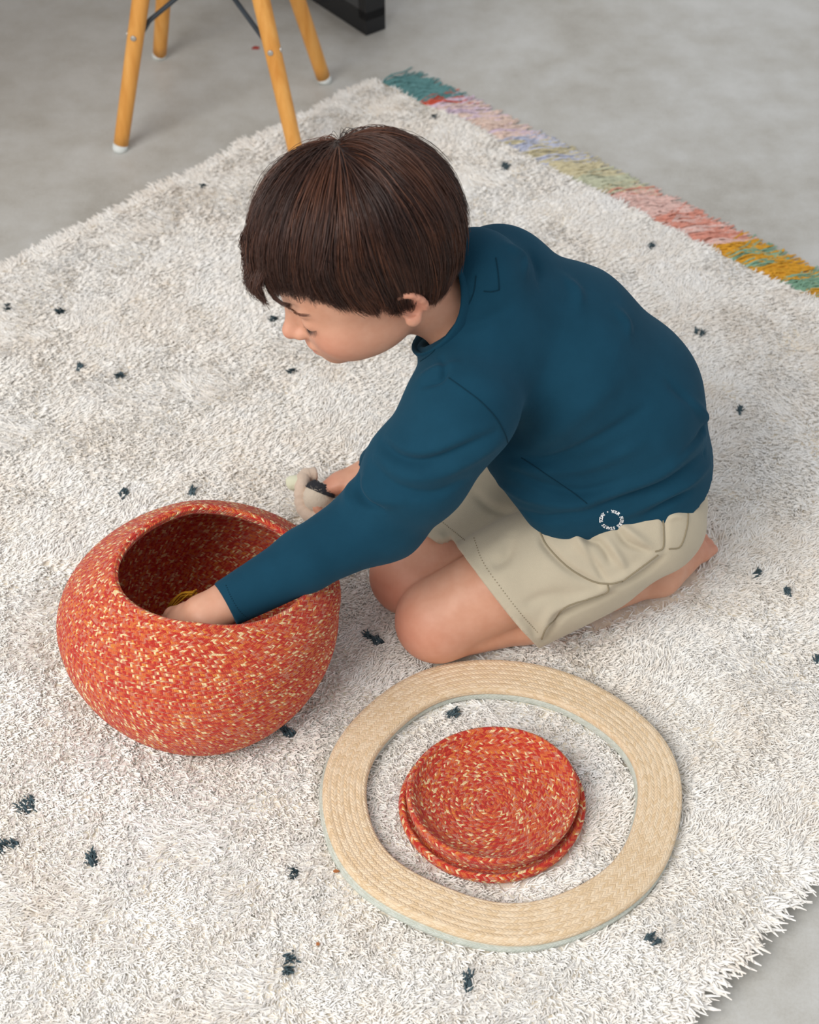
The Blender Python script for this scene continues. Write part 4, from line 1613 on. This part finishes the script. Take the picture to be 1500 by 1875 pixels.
seam(trT, 'neck_patch_edge', [(914, 531), (900, 534), (886, 533)], 0.0006, MAT_SEAM, shirt)
stitches(trT, 'cuff_stitching', [(414, 1072), (424, 1095), (438, 1118), (455, 1135)], MAT_SEAM, shirt, 18, 0.0005)

# neckband round the collar opening
q = TV - na
al_ = q @ col_n
rd = q - al_[:, None] * col_n
rr_n = np.linalg.norm(rd, axis=1)
e1 = nrm(np.cross(col_n, A3(0, 0, 1)))
e2 = np.cross(col_n, e1)
an = np.arctan2(rd @ e2, rd @ e1)
okm = (rr_n > 0.044) & (rr_n < 0.066) & (al_ > 0.02)
rim = []
for k in range(40):
    a = -math.pi + 2 * math.pi * (k + 0.5) / 40
    sel = okm & (np.abs((an - a + math.pi) % (2 * math.pi) - math.pi) < 0.10)
    if sel.any():
        i = np.where(sel)[0][al_[sel].argmax()]
        rim.append((a, al_[i], rr_n[i]))
rim = np.array(rim)
for _ in range(4):
    rim[:, 1:] = (np.roll(rim[:, 1:], 1, 0) + 2 * rim[:, 1:] + np.roll(rim[:, 1:], -1, 0)) / 4
NV, NF = [], []
ncs = 10
for (a, h_, r_) in rim:
    dr_ = e1 * math.cos(a) + e2 * math.sin(a)
    for k in range(ncs):
        t = 2 * math.pi * k / ncs
        NV.append(na + col_n * (h_ - 0.004 + 0.0085 * math.sin(t)) + dr_ * (r_ + 0.0005 + 0.0028 * math.cos(t)))
nr_ = len(rim)
for i in range(nr_):
    for k in range(ncs):
        NF.append((i * ncs + k, ((i + 1) % nr_) * ncs + k, ((i + 1) % nr_) * ncs + (k + 1) % ncs, i * ncs + (k + 1) % ncs))
mesh('neckband', NV, NF, MAT_SHIRT, shirt)

# printed ring of lettering near the hem
glyphs = '\u2022 YOUR FUTURE STARTS TODAY '
LV, LF = [], []
dg = None
for i, ch in enumerate(glyphs):
    if ch == ' ':
        continue
    cu = bpy.data.curves.new('letter', 'FONT')
    cu.body = ch
    cu.size = 1.0
    cu.offset = 0.045
    cu.resolution_u = 2
    ob = bpy.data.objects.new('letter', cu)
    COL.objects.link(ob)
    bpy.context.view_layer.update()
    dg = bpy.context.evaluated_depsgraph_get()
    me = ob.evaluated_get(dg).to_mesh()
    vs = np.array([v.co[:] for v in me.vertices]) if len(me.vertices) else np.zeros((0, 3))
    fs = [tuple(p.vertices) for p in me.polygons]
    ob.evaluated_get(dg).to_mesh_clear()
    bpy.data.objects.remove(ob)
    bpy.data.curves.remove(cu)
    if not len(vs):
        continue
    w = vs[:, 0].max() + vs[:, 0].min()
    a = math.radians(-118) + 2 * math.pi * (i + 0.5) / len(glyphs)          # clockwise in the picture
    n0 = len(LV)
    ok = True
    for vx, vy, _ in vs:
        lx, ly = (vx - w / 2) * 7.4, vy * 8.6
        # outward radius 17 + ly ; tangent clockwise
        rx, ry = math.cos(a), math.sin(a)
        ux = rx * (16.2 + ly) - ry * lx
        uy = ry * (16.2 + ly) + rx * lx
        p, q = hit(trT, 1119.5 + ux * 1.0, 951.5 + uy * 0.80)
        if p is None:
            ok = False
            break
        LV.append(p + q * 0.0005)
    if ok:
        LF += [tuple(k + n0 for k in f) for f in fs]
    else:
        del LV[n0:]
o = mesh('printed_lettering', LV, LF, MAT_PRINT, shirt, smooth=False)
o['label'] = 'white lettering printed in a ring'

# ================================================================== hair
# scalp-centred directions; hair flows away from the crown whorl and ends along a hairline
HC = A3(-0.012, 0, 0.022)                     # cranium centre (head frame)
HR = A3(0.097, 0.080, 0.092)
WH = nrm(A3(-0.22, -0.30, 0.93))


def skull_r(D):
    return 1.0 / np.sqrt(((D / HR) ** 2).sum(-1))


def z_end(D):
    """height (head frame) at which the hair ends, by direction round the head"""
    az = np.abs(np.arctan2(D[..., 1], D[..., 0]))       # 0 front .. pi back
    x = np.degrees(az)
    return np.interp(x, [0, 20, 35, 50, 65, 80, 95, 105, 115, 130, 150, 180],
                     [0.032, 0.032, 0.034, 0.022, -0.003, -0.024, -0.040, -0.030, -0.048, -0.062, -0.066, -0.068])


def thick(D):
    """how far the hair stands off the skull"""
    up_ = np.clip(D[..., 2], 0, 1)
    fr = np.clip(D[..., 0], 0, 1)
    return 0.015 + 0.018 * up_ + 0.010 * fr ** 2 * (1 - up_ * 0.4)


def hair_paths(n, seed, steps=12, maxlen=0.115, lay=None):
    r = np.random.default_rng(seed)
    D = r.normal(0, 1, (n * 3, 3))
    D /= np.linalg.norm(D, axis=1)[:, None]
    Pz = HC[2] + D[:, 2] * skull_r(D)
    az = np.degrees(np.abs(np.arctan2(D[:, 1], D[:, 0])))
    rootmin = np.interp(az, [0, 45, 75, 100, 130, 180], [0.034, 0.030, 0.012, 0.0, -0.030, -0.045])
    D = D[Pz > rootmin][:n]
    n = len(D)
    L = maxlen * r.uniform(0.72, 1.08, n)
    lay = r.beta(2.0, 1.2, n) if lay is None else lay
    swirl = 0.30 + r.normal(0, 0.06, n)
    azj = np.arctan2(D[:, 1], D[:, 0])
    jit = r.normal(0.002, 0.005, n) + 0.006 * np.sin(azj * 19 + 1) + 0.005 * np.sin(azj * 37 + 2)
    path = np.zeros((n, steps, 3))
    frac = np.zeros((n, steps))
    d = D.copy()
    stopped = np.zeros(n, bool)
    dead = np.zeros(n)
    st = L / (steps - 1)
    for k in range(steps):
        rad = skull_r(d)
        t = k / (steps - 1)
        h = 0.003 + thick(d) * lay * (0.35 + 0.65 * (1 - np.exp(-t * 3.5)))
        path[:, k] = HC + d * (rad + h)[:, None]
        if k:
            path[stopped, k] = path[stopped, k - 1]
        # direction of growth: away from the whorl, with swirl and a pull downwards
        tn = d * (d @ WH)[:, None] - WH
        tl = np.linalg.norm(tn, axis=1)[:, None]
        tn = tn / (tl + 1e-6)
        sw = np.cross(d, tn)
        hi_z = np.clip((d[:, 2] - 0.05) / 0.5, 0, 1)
        frn = np.clip(d[:, 0] / 0.6 + 0.45, 0, 1)
        gdir = np.stack([frn * (1.15 * hi_z - 0.55 * (1 - hi_z)) + 0.05, np.zeros(n), np.full(n, -1.0)], 1)
        down = gdir - d * (d * gdir).sum(1)[:, None]
        down = down / (np.linalg.norm(down, axis=1)[:, None] + 1e-6)
        g = tn * 1.0 + sw * (swirl * np.exp(-tl[:, 0] * 1.0))[:, None] + down * ((0.35 + 0.5 * t) * (1 + 1.0 * frn * hi_z))[:, None]
        g /= np.linalg.norm(g, axis=1)[:, None]
        d2 = d + g * (st / (rad + h))[:, None]
        d2 /= np.linalg.norm(d2, axis=1)[:, None]
        zz = HC[2] + d2[:, 2] * (skull_r(d2) + h)
        stop = zz < z_end(d2) + jit
        stopped |= stop
        d = np.where(stopped[:, None], d, d2)
    return path, D, lay


def finish(path):
    """resample each strand evenly (strands that reached the hairline stay there)"""
    n, s, _ = path.shape
    seg = np.linalg.norm(np.diff(path, axis=1), axis=2)
    cum = np.concatenate([np.zeros((n, 1)), np.cumsum(seg, 1)], 1)
    tot = cum[:, -1]
    good = tot > 0.018
    path, cum, tot = path[good], cum[good], tot[good]
    out = np.zeros((len(path), 9, 3))
    tt = np.linspace(0, 1, 9)
    for i in range(len(path)):
        c = cum[i] + np.arange(s) * 1e-9
        for k in range(3):
            out[i, :, k] = np.interp(tt * tot[i], c, path[i, :, k])
    return out, good


ng = 420
gpth, gD, glay = hair_paths(ng, 11, maxlen=0.125)
pth, sD, slay = hair_paths(28000, 12)
# gather strands into locks
gi = (sD @ gD.T).argmax(1)
G = gpth[gi]
rnd = np.random.default_rng(13)
w = np.linspace(0, 1, pth.shape[1])[None, :, None] ** 1.4 * rnd.uniform(0.35, 0.8, (len(pth), 1, 1))
offs = (pth[:, :1] - G[:, :1]) * 0.45
same = np.abs(np.linalg.norm(pth - G, axis=2)).max(1) < 0.05
pth = np.where(same[:, None, None], pth * (1 - w) + (G + offs) * w, pth)
ss = np.linspace(0, 1, pth.shape[1])[None, :, None]
gph = np.random.default_rng(14).uniform(0, 6.28, (ng, 1, 3))[gi]
pth = pth + 0.0022 * np.sin(ss * 5.0 + gph) * ss + rnd.normal(0, 0.0007, (len(pth), 1, 3)) * ss
lift = rnd.normal(0, 0.0010, (len(pth), 1, 1)) * np.linspace(0.2, 1, pth.shape[1])[None, :, None]
dirs = pth - HC
dirs /= np.linalg.norm(dirs, axis=2, keepdims=True)
pth = pth + dirs * lift
# loose curved lock over the temple and longer fringe ends
extra = []
for i in range(120):
    a = A3(0.062, 0.024, 0.062) + rnd.normal(0, 0.0035, 3)
    pts = [a, A3(0.094, 0.026, 0.050) + rnd.normal(0, 0.002, 3), A3(0.100, 0.030, 0.034) + rnd.normal(0, 0.0016, 3),
           A3(0.096, 0.038, 0.021) + rnd.normal(0, 0.0013, 3), A3(0.087, 0.049, 0.020) + rnd.normal(0, 0.0014, 3)]
    extra.append(smooth_path(pts, 12))
for i in range(1250):
    yb = rnd.uniform(-0.058, 0.034)
    a = A3(0.070, yb * 0.9 - 0.006, 0.070) + rnd.normal(0, 0.004, 3)
    lk = math.sin(yb * 260) * 0.006
    pts = [a, A3(0.103, yb + 0.002, 0.054) + rnd.normal(0, 0.002, 3), A3(0.117 - abs(yb) * 0.25, yb + 0.006, 0.040) + rnd.normal(0, 0.003, 3),
           A3(0.117 - abs(yb) * 0.35 + lk * 0.4, yb + 0.010, 0.031 + lk - max(0, 0.012 - yb) * 0.12 + rnd.normal(0, 0.004)) + rnd.normal(0, 0.002, 3)]
    extra.append(smooth_path(pts, 12))
pth = np.concatenate([pth, np.array(extra)])
for _ in range(3):
    pth[:, 1:-1] = 0.25 * pth[:, :-2] + 0.5 * pth[:, 1:-1] + 0.25 * pth[:, 2:]
pth, good = finish(pth)
Pw = HO + (pth * HS) @ HM.T
Rr = np.tile(np.array([1.0, 1.05, 1.1, 1.1, 1.05, 0.98, 0.85, 0.65, 0.25]) * 0.00033, (len(Pw), 1)) * rnd.uniform(0.7, 1.25, (len(Pw), 1))
HV, HQ = strands_geo(Pw, Rr, 3)
gt = np.random.default_rng(15).beta(1.6, 2.2, ng)
ctone = np.concatenate([gt[gi], np.full(len(extra), 0.45)])[good]
tone = np.repeat(np.clip(0.55 * ctone + 0.45 * rnd.beta(2, 2, len(Pw)), 0, 1), 27)
# under-layer close to the scalp
nl, na_ = 40, 96
CV, CF = [], []
WM = np.stack([nrm(np.cross(A3(0, 1, 0), WH)), np.cross(WH, nrm(np.cross(A3(0, 1, 0), WH))), WH], 1)
for j in range(na_):
    a = 2 * math.pi * j / na_
    # polar march until the hairline
    dd = [WM @ A3(math.sin(t) * math.cos(a), math.sin(t) * math.sin(a), math.cos(t)) for t in np.linspace(0.01, 2.6, 160)]
    dd = np.array(dd)
    zz = HC[2] + dd[:, 2] * (skull_r(dd) + thick(dd) * 0.5)
    k = np.argmax(zz < z_end(dd) + 0.012) if (zz < z_end(dd) + 0.012).any() else 159
    for i in range(nl):
        t = i / (nl - 1)
        d = dd[int(round(t * k))]
        e = min(1.0, (1 - t) * 6)
        p_ = HC + d * (skull_r(d) + thick(d) * 0.36 * e + 0.001)
        CV.append(HO + HM @ (p_ * HS))
for j in range(na_):
    j2 = (j + 1) % na_
    for i in range(nl - 1):
        CF.append((j * nl + i, j * nl + i + 1, j2 * nl + i + 1, j2 * nl + i))
n0 = len(HV)
AV = np.vstack([HV, np.array(CV)])
AQ = np.vstack([HQ, np.array(CF) + n0])
m, nt, b = new_mat('dark_brown_hair', 0.38, 0.5)
at_ = nd(nt, 'ShaderNodeAttribute', attribute_name='tone')
nt.links.new(ramp(nt, at_.outputs['Fac'], [(0.1, lin(44, 27, 22)), (0.45, lin(70, 43, 32)), (0.85, lin(116, 72, 50))]), b.inputs['Base Color'])
hair = mesh('hair', AV, AQ, m, person, attrs={'tone': np.r_[tone, np.full(len(CV), 0.1)]})
hair['label'] = 'thick dark brown hair cut in a rounded bob'
MAT_HAIR = m

# brows and lashes
trB = bvh(BV, BQ)


def on_skin(x, y, z):
    """drop a point of the head frame onto the face, along the face's forward axis"""
    o_ = H(x + 0.03, y, z)
    loc, n_, i_, d_ = trB.ray_cast(Vector(o_), Vector(-hf))
    return (np.array(loc), np.array(n_)) if loc is not None else (H(x, y, z), hf)


for s in (1, -1):
    ps = []
    for i in range(95):
        t = rnd.uniform(0, 1)
        y = (0.012 + 0.034 * t) * s
        z = -0.0005 + 0.0045 * math.sin(t * 2.3) - 0.004 * t + rnd.normal(0, 0.0011)
        p0, n0_ = on_skin(0.08, y, z)
        p1, n1_ = on_skin(0.08, y + 0.0055 * s, z + 0.0012 - 0.0022 * t)
        ps.append(np.stack([p0 + n0_ * 0.0002, (p0 + p1) / 2 + n0_ * 0.0009, p1 + n1_ * 0.0006]))
    V, F = strands_geo(np.array(ps), np.tile(np.array([1, 0.9, 0.3]) * 0.00020, (len(ps), 1)), 3)
    mesh('eyebrow', V, F, MAT_HAIR, person, attrs={'tone': np.full(len(V), 0.8)})
    ps = []
    for i in range(26):
        t = i / 25
        y = (0.020 + 0.026 * t) * s
        z = -0.0275 - 0.0025 * math.sin(t * math.pi) + 0.002 * t
        p0, n0_ = on_skin(0.08, y, z)
        L = 0.0062 * (0.6 + 0.5 * t) * rnd.uniform(0.8, 1.1)
        d = nrm(n0_ * 0.55 - hu * 0.75 + hl * s * (0.15 + 0.35 * t))
        ps.append(np.stack([p0, p0 + d * L * 0.5, p0 + d * L + hu * 0.0008 + n0_ * 0.0006]))
    V, F = strands_geo(np.array(ps), np.tile(np.array([1, 0.8, 0.2]) * 0.00026, (len(ps), 1)), 3)
    mesh('eyelashes', V, F, MAT_HAIR, person, attrs={'tone': np.full(len(V), 0.05)})
press_line(kneeL, ankL, 0.035)
press_line(kneeR, ankR, 0.035)
press_line(ankL, toeL, 0.028)
press_line(ankR, toeR, 0.028)
make_pile()
